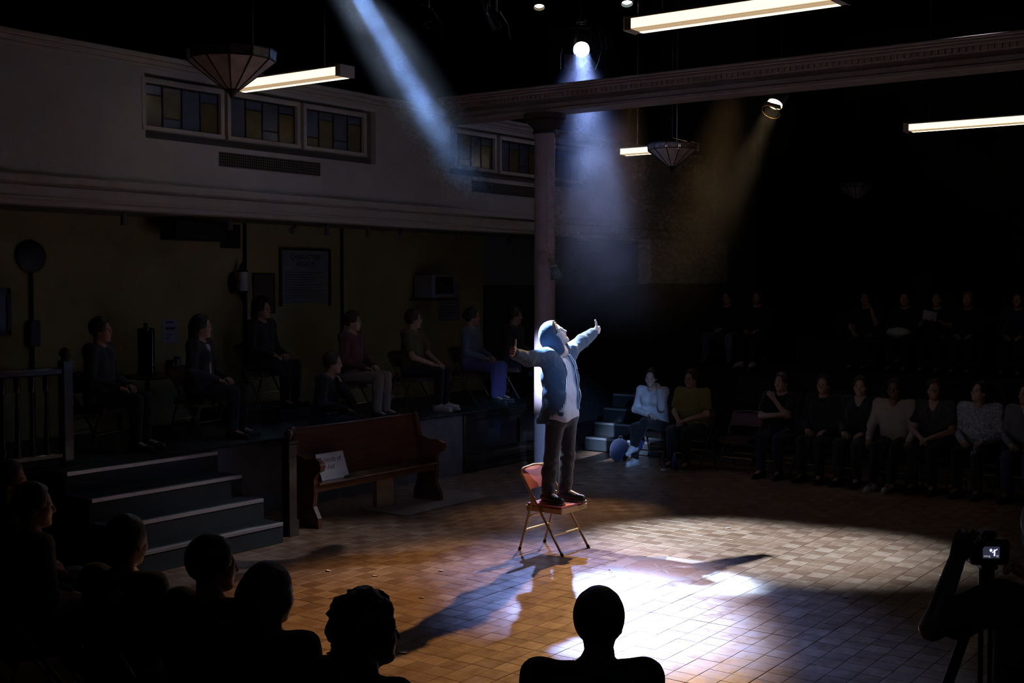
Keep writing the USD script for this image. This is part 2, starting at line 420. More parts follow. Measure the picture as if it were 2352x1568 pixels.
# side platform, its front, steps, rail
pf = struct('platform', label='raised side platform with a dark panelled front')
obj('deck', box((1.5, 9.93, 0.79), (15.45, YB, 0.82), 0.006), M_deck, pf)
obj('front_plain', box((8.2, 9.98, 0), (12.70, 10.06, 0.79)), mat('front_grey', (0.17, 0.18, 0.19), 0.6, vary=(5, 0.25)), pf)
obj('front_plain', box((1.5, 9.98, 0), (6.45, 10.06, 0.79)), M_darkwood, pf)
obj('end_wall', box((15.36, 9.98, 0), (15.44, YB, 0.79)), M_darkwood, pf)
obj('front_panel', box((12.72, 9.985, 0), (15.4, 10.06, 0.79)), M_darkwood, pf)
obj('base_moulding', cat_([box((12.70, 9.945, 0), (15.44, 9.99, 0.085), 0.012), box((12.70, 9.955, 0.085), (15.44, 9.99, 0.12), 0.012), box((12.70, 9.965, 0.12), (15.44, 9.99, 0.135), 0.006)]), M_darkwood, pf)
obj('rail_moulding', cat_([box((12.70, 9.955, 0.24), (15.44, 9.99, 0.275), 0.012), box((12.70, 9.955, 0.68), (15.44, 9.99, 0.715), 0.012), box((12.70, 9.95, 0.75), (15.44, 9.99, 0.79), 0.01)]), M_darkwood, pf)
obj('stile', box((12.68, 9.95, 0), (12.78, 9.99, 0.79), 0.012), M_darkwood, pf)
obj('stile', box((13.95, 9.955, 0.275), (14.05, 9.99, 0.68), 0.01), M_darkwood, pf)
st = struct('steps', label='four dark steps with worn metal nosings up to the side platform')
for i, y in enumerate((8.68, 8.95, 9.26, 9.62)):
    z = 0.205 * (i + 1)
    obj('step', box((6.45, y + 0.012, 0), (8.22, 9.985 if i < 3 else 10.2, z - 0.002), 0.006), M_deck, st)
    obj('nosing', cat_([box((6.47, y - 0.004, z - 0.008), (8.20, y + 0.052, z + 0.002), 0.002), box((6.47, y - 0.005, z - 0.034), (8.20, y + 0.008, z), 0.002)]), M_strip, st)
np_ = thing('newel_post', 'dark square stair newel with a ball finial, right of the steps', 'post', (8.50, 8.90, 0))
obj('shaft', cat_([box((-0.055, -0.055, 0), (0.055, 0.055, 0.92), 0.006), box((-0.068, -0.068, 0), (0.068, 0.068, 0.16), 0.006)]), M_darkwood, np_)
obj('cap', box((-0.07, -0.07, 0.92), (0.07, 0.07, 0.955), 0.01), M_darkwood, np_)
obj('finial', lathe([(0, 0.955), (0.035, 0.957), (0.022, 0.975), (0.045, 1.0), (0.05, 1.025), (0.035, 1.055), (0, 1.068)], 16), M_darkwood, np_, True)
rl = thing('railing', 'dark turned baluster railing along the platform edge at far left', 'railing', (0, 9.99, 0.82))
obj('top_rail', box((3.5, -0.035, 0.85), (6.70, 0.035, 0.92), 0.015), M_darkwood, rl)
obj('bottom_rail', box((3.5, -0.03, 0.08), (6.70, 0.03, 0.13), 0.01), M_darkwood, rl)
bal = [(0.03, 0.13), (0.03, 0.2), (0.018, 0.22), (0.026, 0.3), (0.022, 0.5), (0.014, 0.66), (0.022, 0.68), (0.014, 0.70), (0.03, 0.73), (0.03, 0.85)]
for x in np.arange(5.65, 6.6, 0.145):
    obj('baluster', lathe(bal, 10, (x, 0, 0)), M_darkwood, rl, 40)
for x in (3.6, 4.4, 5.2):
    obj('baluster', lathe(bal, 10, (x, 0, 0)), M_darkwood, rl, 40)
obj('newel', cat_([box((6.67, -0.05, 0), (6.77, 0.05, 0.98), 0.006), lathe([(0, 0.98), (0.05, 0.985), (0.03, 1.0), (0.055, 1.04), (0.04, 1.09), (0, 1.11)], 14, (6.72, 0, 0))]), M_darkwood, rl)

# raked seating on the right: aisle steps and tiers
ai = struct('aisle_steps', label='dark aisle steps rising beside the column')
for i in range(4):
    x, z = 15.60 + 0.27 * i, 0.2 * (i + 1)
    obj('step', box((x, 8.45, 0), (x + 0.30 if i < 3 else 17.2, 9.93, z), 0.006), M_deck, ai)
    obj('nosing', box((x - 0.006, 8.47, z - 0.03), (x + 0.03, 9.91, z + 0.002), 0.002), mat('nosing_dull', (0.16, 0.17, 0.18), 0.5, 0.4), ai)
ti = struct('seating_tiers', label='black stepped seating tiers at the right')
for x0, x1, z in ((17.2, 19.3, 0.5), (19.3, 21.6, 1.05), (21.6, 24.2, 1.5), (24.2, 27.2, 1.9)):
    obj('tier', box((x0, -9, 0), (x1, 9.85, z), 0.01), M_dark, ti)

# beam across the hall, carried by the column
bm = struct('beam', label='long moulded ceiling beam with a dentil cornice, running to the right')
YL, YR = 10.74, -9.0
obj('soffit_board', box((13.20, YR, 4.75), (13.56, YL, 4.80), 0.008), M_beam, bm)
obj('fascia', box((13.215, YR, 4.80), (13.545, YL, 4.865), 0.006), M_beam, bm)
obj('recessed_web', box((13.27, YR, 4.865), (13.49, YL, 5.08)), M_beam, bm)
obj('dentil_bed', box((13.20, YR, 4.925), (13.56, YL, 4.985), 0.004), M_beam, bm)
obj('cornice', cat_([box((13.15, YR, 4.985), (13.61, YL, 5.02), 0.008), box((13.11, YR, 5.02), (13.65, YL, 5.045), 0.008), box((13.07, YR, 5.045), (13.69, YL, 5.075), 0.008)]), M_beam, bm)
dn = obj('dentil', cat_([box((13.172, y, 4.935), (13.20, y + 0.035, 4.98)) for y in np.arange(-3.0, 10.7, 0.072)]), M_beam, bm)
tag(dn, None, None, None, 'stuff')
CX_, CY_ = 13.38, 9.15
co = struct('column', label='round painted iron column carrying the beam, behind the performer')
obj('shaft', cat_([lathe([(0.142, 0.06), (0.140, 1.2), (0.136, 4.50)], 40, (CX_, CY_, 0))]), M_column, co, 40)
obj('base', lathe([(0.0, 0.0), (0.19, 0.0), (0.19, 0.03), (0.16, 0.05), (0.145, 0.075), (0.1, 0.076)], 32, (CX_, CY_, 0)), M_column, co, 40)
cap = lathe([(0.138, 4.49), (0.16, 4.50), (0.16, 4.52), (0.145, 4.54), (0.17, 4.58), (0.22, 4.62), (0.25, 4.66), (0.235, 4.675), (0.275, 4.69), (0.28, 4.72), (0.28, 4.749), (0.0, 4.749)], 32, (CX_, CY_, 0))
cv = cap.vertices - V(CX_, CY_, 0); ang = np.arctan2(cv[:, 1], cv[:, 0]); bump_ = 1 + 0.07 * np.cos(8 * ang) * np.clip((cv[:, 2] - 4.53) / 0.1, 0, 1) * (cv[:, 2] < 4.685)
cap.vertices[:, :2] = V(CX_, CY_) + cv[:, :2] * bump_[:, None]
obj('capital', cap, M_capital, co, 40)
# conduit casing on the camera side of the column, down to the wall lamp plate
dcol = V(-math.cos(math.radians(12)), -math.sin(math.radians(68)), 0); dcol /= np.linalg.norm(dcol)
T = frame_mat(np.cross(dcol, V(0, 0, 1)) * -1, V(0, 0, 1), V(CX_, CY_, 0) + dcol * 0.10 + np.cross(V(0, 0, 1), dcol) * 0.055)
obj('conduit', moved(box((-0.055, -0.055, 2.98), (0.055, 0.055, 4.50), 0.012), T), M_column, co)

# ------------------------------------------------------------------ stage lights, tubes, pendants
CEIL = 8.2


def spot_light(name, parent, lamp='lamp'):
    pos, target, r, half, soft, power, col = SPOTS[name]
    l = UsdLux.SphereLight.Define(stage, f'{parent.GetPath()}/{lamp}')
    l.CreateRadiusAttr(r); l.CreateIntensityAttr(power); l.CreateColorAttr(Gf.Vec3f(*col)); l.CreateNormalizeAttr(True)
    s = UsdLux.ShapingAPI.Apply(l.GetPrim()); s.CreateShapingConeAngleAttr(half); s.CreateShapingConeSoftnessAttr(soft)
    d = target - pos; T = aim((0, 0, 0), -d)
    l.AddTransformOp().Set(Gf.Matrix4d(T.T.tolist()))


def can_parts(t, d, r, hang=True, top=CEIL, z0=0.0, rod_r=0.011):
    """lamp housing whose mouth is at the origin and looks along d"""
    T = aim((0, 0, 0), d)
    prof = [(r * 1.18, 0.03), (r * 1.18, -0.16), (r * 1.0, -0.18), (r * 0.9, -0.36), (r * 0.55, -0.42), (0, -0.425)]
    inner = [(r * 1.10, 0.03), (r * 1.10, -0.15), (0, -0.152)]
    outer = lathe(prof[::-1], 24); inn = lathe(inner[::-1], 24); inn.invert()
    n = 24; k = len(prof) * n
    rim = [[(len(prof) - 1) * n + j, (len(prof) - 1) * n + (j + 1) % n, k + (len(inner) - 1) * n + j] for j in range(n)]
    rim += [[(len(prof) - 1) * n + (j + 1) % n, k + (len(inner) - 1) * n + (j + 1) % n, k + (len(inner) - 1) * n + j] for j in range(n)]
    body = cat_([outer, inn]); body = trimesh.Trimesh(body.vertices, np.vstack([body.faces, rim]), process=False)
    obj('housing', moved(body, T), M_black, t, 40)
    c = (T @ V(0, 0, -0.2, 1))[:3]; side = T[:3, 0]
    obj('yoke', tube([c + side * r * 1.3, c + side * r * 1.3 + V(0, 0, r * 2.0), c - side * r * 1.3 + V(0, 0, r * 2.0), c - side * r * 1.3], 0.009, 6), M_black, t)
    if hang:
        a = c + V(0, 0, r * 2.0)
        obj('hanger_rod', tube([a, V(a[0], a[1], top - z0)], rod_r, 8), M_black, t)


for name, lab in (('top_left', 'black spotlight at the top edge, throwing the blue beam down to the right'),
                  ('top_left_wide', 'black wash light hung above and behind the blue spotlight, just out of view'),
                  ('back', 'blazing white back spotlight above the beam, facing the camera'),
                  ('left', 'black spotlight above the steps, aimed at the column, out of view'),
                  ('amber_high', 'black amber back light hung high near the ceiling, above the view'),
                  ('amber_beam', 'small warm spotlight under the beam at right, with a dim yellow shaft'),
                  ('side', 'black side light hung to the right of the stage, out of view'),
                  ('front', 'black front light on a short drop above the camera side')):
    pos, target, r = SPOTS[name][:3]
    t = thing('stage_light', lab, 'spotlight', pos)
    can_parts(t, target - pos, r, z0=pos[2])
    spot_light(name, t)
    Tl = aim((0, 0, 0), target - pos)
    col = SPOTS[name][6]
    obj('lens', moved(lathe([(0, -0.028), (r * 1.07, -0.025), (r * 1.07, -0.018), (0, -0.01)], 28), Tl), mat('lens_' + name, (0.8, 0.8, 0.8), 0.2, emit=(col, 6.0) if name in ('back', 'amber_beam', 'top_left') else None), t, 40, label='glowing lens')
    if name == 'back':
        spot_light('back_wash', t, 'wash_lamp')
        obj('vent_ring', cat_([tube([(0.075 * math.cos(a), 0.075 * math.sin(a), 0.37) for a in np.linspace(0, 2 * math.pi, 25)], 0.006, 6)] + [tube([(0.06 * math.cos(a), 0.06 * math.sin(a), 0.37), (0.06 * math.cos(a), 0.06 * math.sin(a), 0.42)], 0.006, 5) for a in np.linspace(0, 2 * math.pi, 9)[:-1]]), M_metal, t, label='pale ventilated ring above the lamp')
        obj('safety_cable', tube([(0.16, -0.20, 0.25), (0.20, -0.23, 0.02), (0.17, -0.19, -0.18), (0.14, -0.15, -0.30)], 0.006, 5), M_metal, t)
        obj('safety_cable', tube([(0.24, -0.25, 0.22), (0.26, -0.27, 0.05), (0.235, -0.25, -0.09)], 0.006, 5), M_metal, t)
        obj('safety_cable', tube([(-0.20, 0.20, -0.0), (-0.215, 0.22, -0.12), (-0.21, 0.22, -0.30)], 0.005, 5), M_metal, t)
        obj('barn_door', moved(box((-0.15, -0.002, 0.0), (0.02, 0.002, 0.2)), frame_mat((0.5, -0.86, 0), (0, 0, 1), (-0.15, 0.02, -0.30))), M_black, t)
    if name == 'amber_beam':
        T = aim((0, 0, 0), target - pos)
        obj('shutter', moved(trimesh.creation.box(bounds=[(-0.11, -0.11, 0.10), (0.11, -0.03, 0.104)]), T @ trimesh.transformations.rotation_matrix(math.radians(150), [0, 0, 1])), M_black, t)
        obj('gel_ring', moved(tube([(0.12 * math.cos(a), 0.12 * math.sin(a), 0.16) for a in np.linspace(0, 2 * math.pi, 33)], 0.006, 6), T), M_brass, t)
# other lamps of the rig that show only an edge of their lens, and unlit hardware
for pos, d, lm, lab in ((V(15.2, 10.50, 6.68), V(-0.35, -0.25, -1), M_lens_warm, 'dim down light at the top of the view, left one of two'),
                        (V(15.2, 8.98, 6.53), V(-0.35, -0.25, -1), M_lens, 'dim down light at the top of the view, beside the long tube light')):
    t = thing('down_light', lab, 'spotlight', pos)
    can_parts(t, d, 0.075, z0=pos[2])
    obj('lens', moved(lathe([(0, 0.0), (0.074, -0.012), (0.074, -0.02), (0, -0.021)][::-1], 24), aim((0, 0, 0), d)), lm, t, label='glowing lens')
for pos, lab, d in ((V(12, 9.99, 5.80), 'unlit lamp on a pale hanging rod near the top centre', V(-0.3, -0.6, -0.8)), (V(12, 8.92, 5.62), 'unlit dark spotlight hanging left of the bright back light', V(0.2, -0.5, -1))):
    t = thing('unlit_light', lab, 'spotlight', pos)
    can_parts(t, d, 0.05, z0=pos[2])
    obj('drop_tube', cat_([tube([(0.0, 0, 0.2), (0, 0, 0.36)], 0.014, 8)]), M_metal, t)
    obj('cable', tube([(0.03, -0.03, 0.2), (0.10, -0.1, 0.05), (0.12, -0.13, -0.15)], 0.006, 5), M_metal, t)


def tube_light(label, x, y0, y1, z=4.60):
    w, h = 0.20, 0.09
    L = abs(y1 - y0); ym = (y0 + y1) / 2
    t = thing('tube_light', label, 'ceiling light', (x, ym, z), 0, 'suspended fluorescent tube lights')
    hl = L / 2
    obj('housing', box((-w / 2, -hl, h), (w / 2, hl, h + 0.02), 0.004), M_white, t)
    for s in (-1, 1):
        obj('diffuser_side', box((s * w / 2, -hl + 0.06, 0.012), (s * (w / 2 - 0.004), hl - 0.06, h)), M_glow, t)
        obj('end_cap', box((-w / 2 - 0.006, s * hl, -0.004), (w / 2 + 0.006, s * (hl + 0.012), h + 0.024), 0.003), M_white, t)
        obj('end_band', box((-w / 2 + 0.001, s * (hl - 0.06), 0.003), (w / 2 - 0.001, s * hl, h)), mat('end_band', (0.45, 0.40, 0.36), 0.5), t)
        obj('hanger_wire', tube([(0, s * (hl - 0.3), h + 0.02), (0, s * (hl - 0.3), CEIL - z)], 0.004, 5), M_metal, t)
    for a, b, m in ((-0.5, -0.22, M_glow2), (-0.22, 0.22, M_glow2), (0.22, 0.5, M_glow)):
        obj('diffuser_bottom', box((w * a + 0.004, -hl + 0.06, 0.0 if m is M_glow else 0.006), (w * b - 0.002, hl - 0.06, 0.012)), m, t)
    return t


tube_light('glowing tube light at the top right, the largest one', 8.88, 5.21, 3.38)
tube_light('glowing tube light on the left, end hidden by the near hanging shade', 8.94, 10.15, 8.50, 4.57)
tube_light('glowing tube light partly hidden by the hanging shade in the middle distance', 16.1, 9.62, 8.35, 4.47)
tube_light('glowing tube light cut off by the right edge of the view', 16.6, 5.42, 3.4, 4.57)


def pendant(label, x, y, zr, r=0.35):
    t = thing('pendant_lamp', label, 'hanging lamp', (x, y, zr), 0, 'leaded glass hanging shades')
    n = 12; a = lambda k: 2 * math.pi * (k + 0.5) / n
    for k in range(n):
        def quad(r0, z0, r1, z1, th=0.006):
            g = 0.03
            p = [(r0 * math.cos(a(k) + g), r0 * math.sin(a(k) + g), z0), (r0 * math.cos(a(k + 1) - g), r0 * math.sin(a(k + 1) - g), z0),
                 (r1 * math.cos(a(k + 1) - g), r1 * math.sin(a(k + 1) - g), z1), (r1 * math.cos(a(k) + g), r1 * math.sin(a(k) + g), z1)]
            q = [(px * (1 - th / max(r0, 0.05)), py * (1 - th / max(r0, 0.05)), pz + th * 0.7) for px, py, pz in p]
            return trimesh.convex.convex_hull(np.array(p + q))
        obj('glass_panel', quad(r * 0.16, -r * 0.78, r * 0.97, -r * 0.14), M_opal, t)
        obj('rim_panel', quad(r * 0.985, -r * 0.12, r, 0.03), mat('rim_glass', (0.13, 0.14, 0.15), 0.25, vary=(25, 0.6)), t)
    lead = []
    for k in range(n):
        c, s = math.cos(a(k)), math.sin(a(k))
        lead.append(tube([(r * 0.16 * c, r * 0.16 * s, -r * 0.78), (r * 0.98 * c, r * 0.98 * s, -r * 0.14), (r * c, r * s, 0.03)], 0.006, 5))
    for rr, zz in ((0.16, -0.78), (0.98, -0.13), (1.0, 0.085)):
        lead.append(tube([(r * rr * math.cos(b), r * rr * math.sin(b), r * zz) for b in [a(k) for k in range(n + 1)]], 0.007, 5))
    obj('leading', cat_(lead), M_lead, t)
    obj('finial', lathe([(0, -r * 0.98), (0.015, -r * 0.95), (0.02, -r * 0.9), (0.045, -r * 0.82), (r * 0.165, -r * 0.78), (r * 0.12, -r * 0.74), (0, -r * 0.73)], 16), M_lead, t, 40)
    obj('spider', cat_([tube([(r * 0.98 * math.cos(a(k)), r * 0.98 * math.sin(a(k)), 0.02), (0, 0, 0.12)], 0.006, 5) for k in (0, 4, 8)]), M_lead, t)
    obj('chain', tube([(0, 0, 0.12), (0, 0, CEIL - zr)], 0.006, 5), M_lead, t)


def on_axis(px, py, d):
    q = FWD + RGT * (px - 1176) / 2800 - UPV * (py - 784) / 2800
    return CAM_POS + q * d


pendant('near leaded glass shade, a dark cone in front of the left windows', 6.60, 7.52, 4.32)
pendant('pale leaded glass shade hanging in front of the middle tube light', 15.0, 8.13, 4.41)
pendant('small dim leaded glass shade hanging far off at the right', 22.9, 8.42, 4.42)

# ------------------------------------------------------------------ props on the left
pw = thing('pew', 'dark red-brown wooden church pew in front of the side platform', 'pew', (8.90, 9.1, 0))
prof = [(-0.20, 0.0), (0.20, 0.0), (0.19, 0.10), (0.14, 0.22), (0.13, 0.40), (0.20, 0.62), (0.26, 0.92), (0.245, 1.0), (0.19, 1.02), (0.17, 0.98), (0.12, 0.74),
        (-0.02, 0.70), (-0.17, 0.715), (-0.235, 0.68), (-0.235, 0.60), (-0.17, 0.57), (-0.13, 0.50), (-0.14, 0.36), (-0.12, 0.22), (-0.19, 0.10)]
import shapely
from shapely.geometry import Polygon
pe = trimesh.creation.extrude_polygon(Polygon(prof).buffer(0.012).buffer(-0.006), 0.055, engine='earcut')
pe.apply_transform(np.array([[0, 0, 1, 0], [1, 0, 0, 0], [0, 1, 0, 0], [0, 0, 0, 1.0]]))
for x in (0.0, 1.97):
    obj('end_panel', moved(pe, trimesh.transformations.translation_matrix([x, 0, 0.0])), M_pew, pw)
    obj('scroll', moved(tube([(x - 0.01, -0.20, 0.645), (x + 0.065, -0.20, 0.645)], 0.047, 16), np.eye(4)), M_pew, pw, 40)
obj('seat', box((0.05, -0.17, 0.425), (1.98, 0.13, 0.455), 0.012), M_pew, pw)
bk = box((0.05, -0.0125, 0), (1.98, 0.0125, 0.60), 0.008); bk.apply_transform(trimesh.transformations.rotation_matrix(math.radians(-14), [1, 0, 0])); bk.apply_translation([0, 0.10, 0.42])
obj('back', bk, M_pew, pw)
obj('back_rail', box((0.05, 0.215, 0.975), (1.98, 0.275, 1.0), 0.012), M_pew, pw)
obj('seat_apron', box((0.05, -0.12, 0.36), (1.98, -0.10, 0.427)), M_pew, pw)
wb = thing('plywood_board', 'upright pale plywood board standing under the pew, lit orange', 'board', (10.25, 9.22, 0))
obj('face', box((-0.14, -0.03, 0.0), (0.15, 0.03, 0.33), 0.003), M_ply, wb)
fm = obj('floor_light_sheet', box((9.95, 8.62, 0.0015), (11.55, 9.30, 0.008), 0.003), mat('light_pool_beige', (0.33, 0.25, 0.17), 0.6, vary=(3, 0.1)))  # beige sheet stands in for warm light falling on the floor
tag(fm, 'warm light pool painted as a thin beige sheet in front of the pew', 'mat')

# the hand lettered card on the pew: face plane leans back on the pew back
cd = thing('reserved_card', 'white card hand lettered "Friends of Jud" leaning on the left end of the pew seat', 'sign', (9.29, 9.03, 0.457), 0)
tilt = math.radians(20)
Tc = trimesh.transformations.rotation_matrix(-tilt, [1, 0, 0])
obj('card', moved(box((-0.20, -0.0015, 0.075), (0.20, 0.0015, 0.285)), Tc), M_paper, cd)
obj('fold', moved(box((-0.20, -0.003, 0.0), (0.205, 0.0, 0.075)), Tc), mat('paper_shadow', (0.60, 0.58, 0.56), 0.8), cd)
obj('back_sheet', moved(box((-0.19, 0.002, 0.01), (0.215, 0.005, 0.288)), Tc), mat('paper_lilac', (0.50, 0.49, 0.55), 0.8), cd)
Tt = Tc @ np.array([[1, 0, 0, 0], [0, 0, -1, -0.0016], [0, 1, 0, 0], [0, 0, 0, 1.0]])
obj('lettering', cat_([text_on('Friends of', 0.048, Tt @ trimesh.transformations.translation_matrix([-0.0, 0.19, 0]), 0.001, False, 0.25), text_on('Jud', 0.046, Tt @ trimesh.transformations.translation_matrix([-0.03, 0.115, 0]), 0.001, False, 0.25)]), M_ink, cd)
gc = obj('glasses_case', trimesh.Trimesh(**{'vertices': [], 'faces': []}) if False else moved(lathe([(0, -0.016), (0.05, -0.012), (0.056, 0), (0.05, 0.012), (0, 0.016)], 20), trimesh.transformations.compose_matrix(scale=[1.35, 0.42, 1.0], translate=[9.41, 8.965, 0.474], angles=[0, 0, 0.25])), M_black, None, 40)
tag(gc, 'small dark oval case lying at the foot of the white card', 'case')

# wall things under the balcony (the wall face is y = 12)


def wall_plate(x0, x1, z0, z1, d=0.02):
    return box((x0, YB - d, z0), (x1, YB - 0.001, z1), 0.003)


sc = thing('wall_sconce', 'white glass cylinder wall lamp with dark finials on the ochre wall', 'wall lamp', (10.55, 11.86, 2.33))
obj('glass', lathe([(0.0, 0.10), (0.062, 0.10), (0.066, 0.2), (0.062, 0.34), (0, 0.341)], 20), mat('sconce_glass', (0.5, 0.55, 0.56), 0.3), sc, 40)
obj('top_finial', lathe([(0.075, 0.34), (0.07, 0.355), (0.04, 0.37), (0.045, 0.40), (0.02, 0.45), (0, 0.47)], 16), M_lead, sc, 40)
obj('bottom_finial', lathe([(0, -0.02), (0.03, 0.0), (0.045, 0.04), (0.03, 0.06), (0.07, 0.085), (0.07, 0.10), (0, 0.101)], 16), M_lead, sc, 40)
obj('backplate', moved(lathe([(0, 0), (0.07, 0.004), (0.065, 0.02), (0, 0.022)], 20), aim((-0.06, 0.138, 0.2), (0, -1, 0)) @ np.diag([1, 2.0, 1, 1.0])), M_lead, sc, 40)
obj('arm', tube([(-0.06, 0.12, 0.2), (-0.03, 0.05, 0.08), (0, 0, 0.03)], 0.01, 6), M_lead, sc)
po = thing('poster', 'large pale text poster headed "CHARACTER ASSETS" on the ochre wall', 'poster', (0, 0, 0))
obj('sheet', wall_plate(11.34, 12.22, 2.26, 2.97, 0.012), mat('poster_paper', (0.20, 0.23, 0.25), 0.8), po)
obj('frame', cat_([wall_plate(11.30, 11.34, 2.22, 3.0, 0.03), wall_plate(12.22, 12.26, 2.22, 3.0, 0.03), wall_plate(11.34, 12.22, 2.97, 3.0, 0.03)]), M_darkwood, po)
Tw = lambda x, z, d=0.013: np.array([[1, 0, 0, x], [0, 0, -1, YB - d], [0, 1, 0, z], [0, 0, 0, 1.0]])
obj('title', cat_([text_on('CHARACTER', 0.066, Tw(11.78, 2.85), 0.002, True), text_on('ASSETS', 0.066, Tw(11.78, 2.755), 0.002, True)]), M_ink, po)
_r2 = random.Random(5)
obj('text_line', cat_([box((11.40, YB - 0.014, z), (11.40 + 0.74 * _r2.uniform(0.6, 1.0), YB - 0.0125, z + 0.012)) for z in np.arange(2.33, 2.70, 0.034)]), mat('ink_pale', (0.10, 0.11, 0.12), 0.8), po)
for x0, x1, z0, z1, m, lab in ((10.31, 10.63, 2.97, 3.27, M_black, 'small dark square picture high on the ochre wall'),
                               (10.84, 11.22, 2.13, 2.66, mat('board_brown', (0.06, 0.045, 0.02), 0.6), 'dark brown notice board left of the large poster')):
    t = thing('wall_picture', lab, 'picture', (0, 0, 0))
    obj('panel', wall_plate(x0 + 0.02, x1 - 0.02, z0 + 0.02, z1 - 0.02, 0.012), m, t)
    obj('frame', cat_([wall_plate(x0, x0 + 0.02, z0, z1), wall_plate(x1 - 0.02, x1, z0, z1), wall_plate(x0, x1, z0, z0 + 0.02), wall_plate(x0, x1, z1 - 0.02, z1)]), M_darkwood, t)
fp = thing('framed_print', 'dark framed print with a pale bluish mount at the left edge of the view', 'picture', (0, 0, 0))
obj('frame', cat_([wall_plate(6.95, 7.42, 2.42, 2.47), wall_plate(6.95, 7.42, 1.97, 2.02), wall_plate(6.95, 7.0, 1.97, 2.47), wall_plate(7.37, 7.42, 1.97, 2.47)]), M_black, fp)
obj('print', wall_plate(7.0, 7.37, 2.02, 2.42, 0.01), mat('print_blue', (0.20, 0.22, 0.32), 0.6), fp)
for x, lab in ((10.70, 'thin dark vertical pipe on the ochre wall beside the white wall lamp'), (12.48, 'thin dark vertical pipe on the ochre wall right of the large poster')):
    t = obj('wall_pipe', tube([(x, YB - 0.025, 0.82), (x, YB - 0.025, 3.30)], 0.02, 10), M_dark, None, 40); tag(t, lab, 'pipe')
ws = thing('wall_disc', 'round dark disc on a slim wall pole with a junction box, far left', 'fixture', (7.66, 11.95, 0.82))
obj('disc', moved(lathe([(0, 0), (0.17, 0.005), (0.175, 0.03), (0.12, 0.05), (0, 0.055)], 28), aim((0, 0.04, 1.99), (0, -1, 0))), M_black, ws, 40)
obj('pole', tube([(0, 0.02, 0), (0, 0.02, 1.85)], 0.018, 8), M_black, ws)
obj('junction_box', box((-0.06, -0.04, 1.02), (0.06, 0.05, 1.30), 0.008), M_black, ws)
nt = thing('notice_sheet', 'pale blue sheet of printed lines on the wall right of the television', 'notice', (0, 0, 0))
obj('sheet', wall_plate(14.62, 15.16, 1.95, 2.55, 0.006), mat('notice_blue', (0.16, 0.18, 0.24), 0.8), nt)
obj('text_line', cat_([box((14.67, YB - 0.0075, z), (14.67 + 0.42 * _r2.uniform(0.7, 1.0), YB - 0.0062, z + 0.016)) for z in np.arange(2.02, 2.47, 0.048)]), M_ink, nt)
np2 = thing('blue_flyer', 'small bluish flyer pinned to the ochre wall behind the dark haired woman', 'notice', (0, 0, 0))
obj('sheet', wall_plate(9.41, 9.63, 1.80, 2.09, 0.006), mat('flyer_blue', (0.30, 0.31, 0.50), 0.7), np2)
obj('print', cat_([box((9.45, YB - 0.0075, z), (9.45 + w, YB - 0.0062, z + h)) for z, w, h in ((2.045, 0.12, 0.02), (1.965, 0.14, 0.03), (1.90, 0.10, 0.012), (1.86, 0.06, 0.012))]), M_ink, np2)
tv = thing('television', 'old grey box television on a dark shelf bracket under the balcony', 'television', (14.23, 11.72, 2.30))
obj('body', box((-0.25, -0.16, 0), (0.25, 0.22, 0.37), 0.02), mat('tv_grey', (0.22, 0.22, 0.27), 0.45), tv)
obj('screen', box((-0.20, -0.168, 0.07), (0.22, -0.158, 0.33), 0.004), mat('tv_glass', (0.03, 0.033, 0.04), 0.12), tv)
obj('shelf', box((-0.30, -0.18, -0.03), (0.30, 0.278, 0.0)), M_dark, tv)
sk = thing('loudspeaker', 'dark box loudspeaker hung under the balcony on the left', 'speaker', (9.55, 11.6, 3.03))
obj('cabinet', box((-0.36, -0.14, 0), (0.40, 0.16, 0.24), 0.015), M_black, sk)
obj('bracket', box((-0.03, -0.02, 0.24), (0.03, 0.02, 0.27)), M_black, sk)
for i, (x, ang_, lab) in enumerate(((8.4, 0, 'small pale track spot under the balcony, first from the left'), (9.9, 0, 'small pale track spot under the balcony beside the loudspeaker'), (10.95, 1, 'small pale track spot angled left, above the ochre wall'),
                                    (11.55, 0, 'small pale track spot hanging straight, above the large poster'), (12.35, 0, 'tiny pale track spot above the poster pipe'), (13.0, 1, 'small pale track spot angled left, left of the television'),
                                    (14.3, 0, 'small pale track spot above the television'), (15.6, 2, 'dark track spot near the column, pointing left'))):
    t = thing('track_spot', lab, 'spotlight', (x, 11.35, 3.30), 0, 'track spots under the balcony')
    d = [V(0, -0.1, -1), V(-0.8, -0.1, -0.6), V(-0.5, -0.3, -0.4)][ang_]
    m = M_black if ang_ == 2 else mat('track_white', (0.20, 0.19, 0.20), 0.5)
    obj('stem', tube([(0, 0, 0), (0, 0, -0.05)], 0.008, 6), m, t)
    obj('head', moved(lathe([(0, -0.07), (0.03, -0.06), (0.036, 0.0), (0.04, 0.06), (0.03, 0.06), (0, 0.05)], 14), aim(V(0, 0, -0.08), d)), m, t, 40)

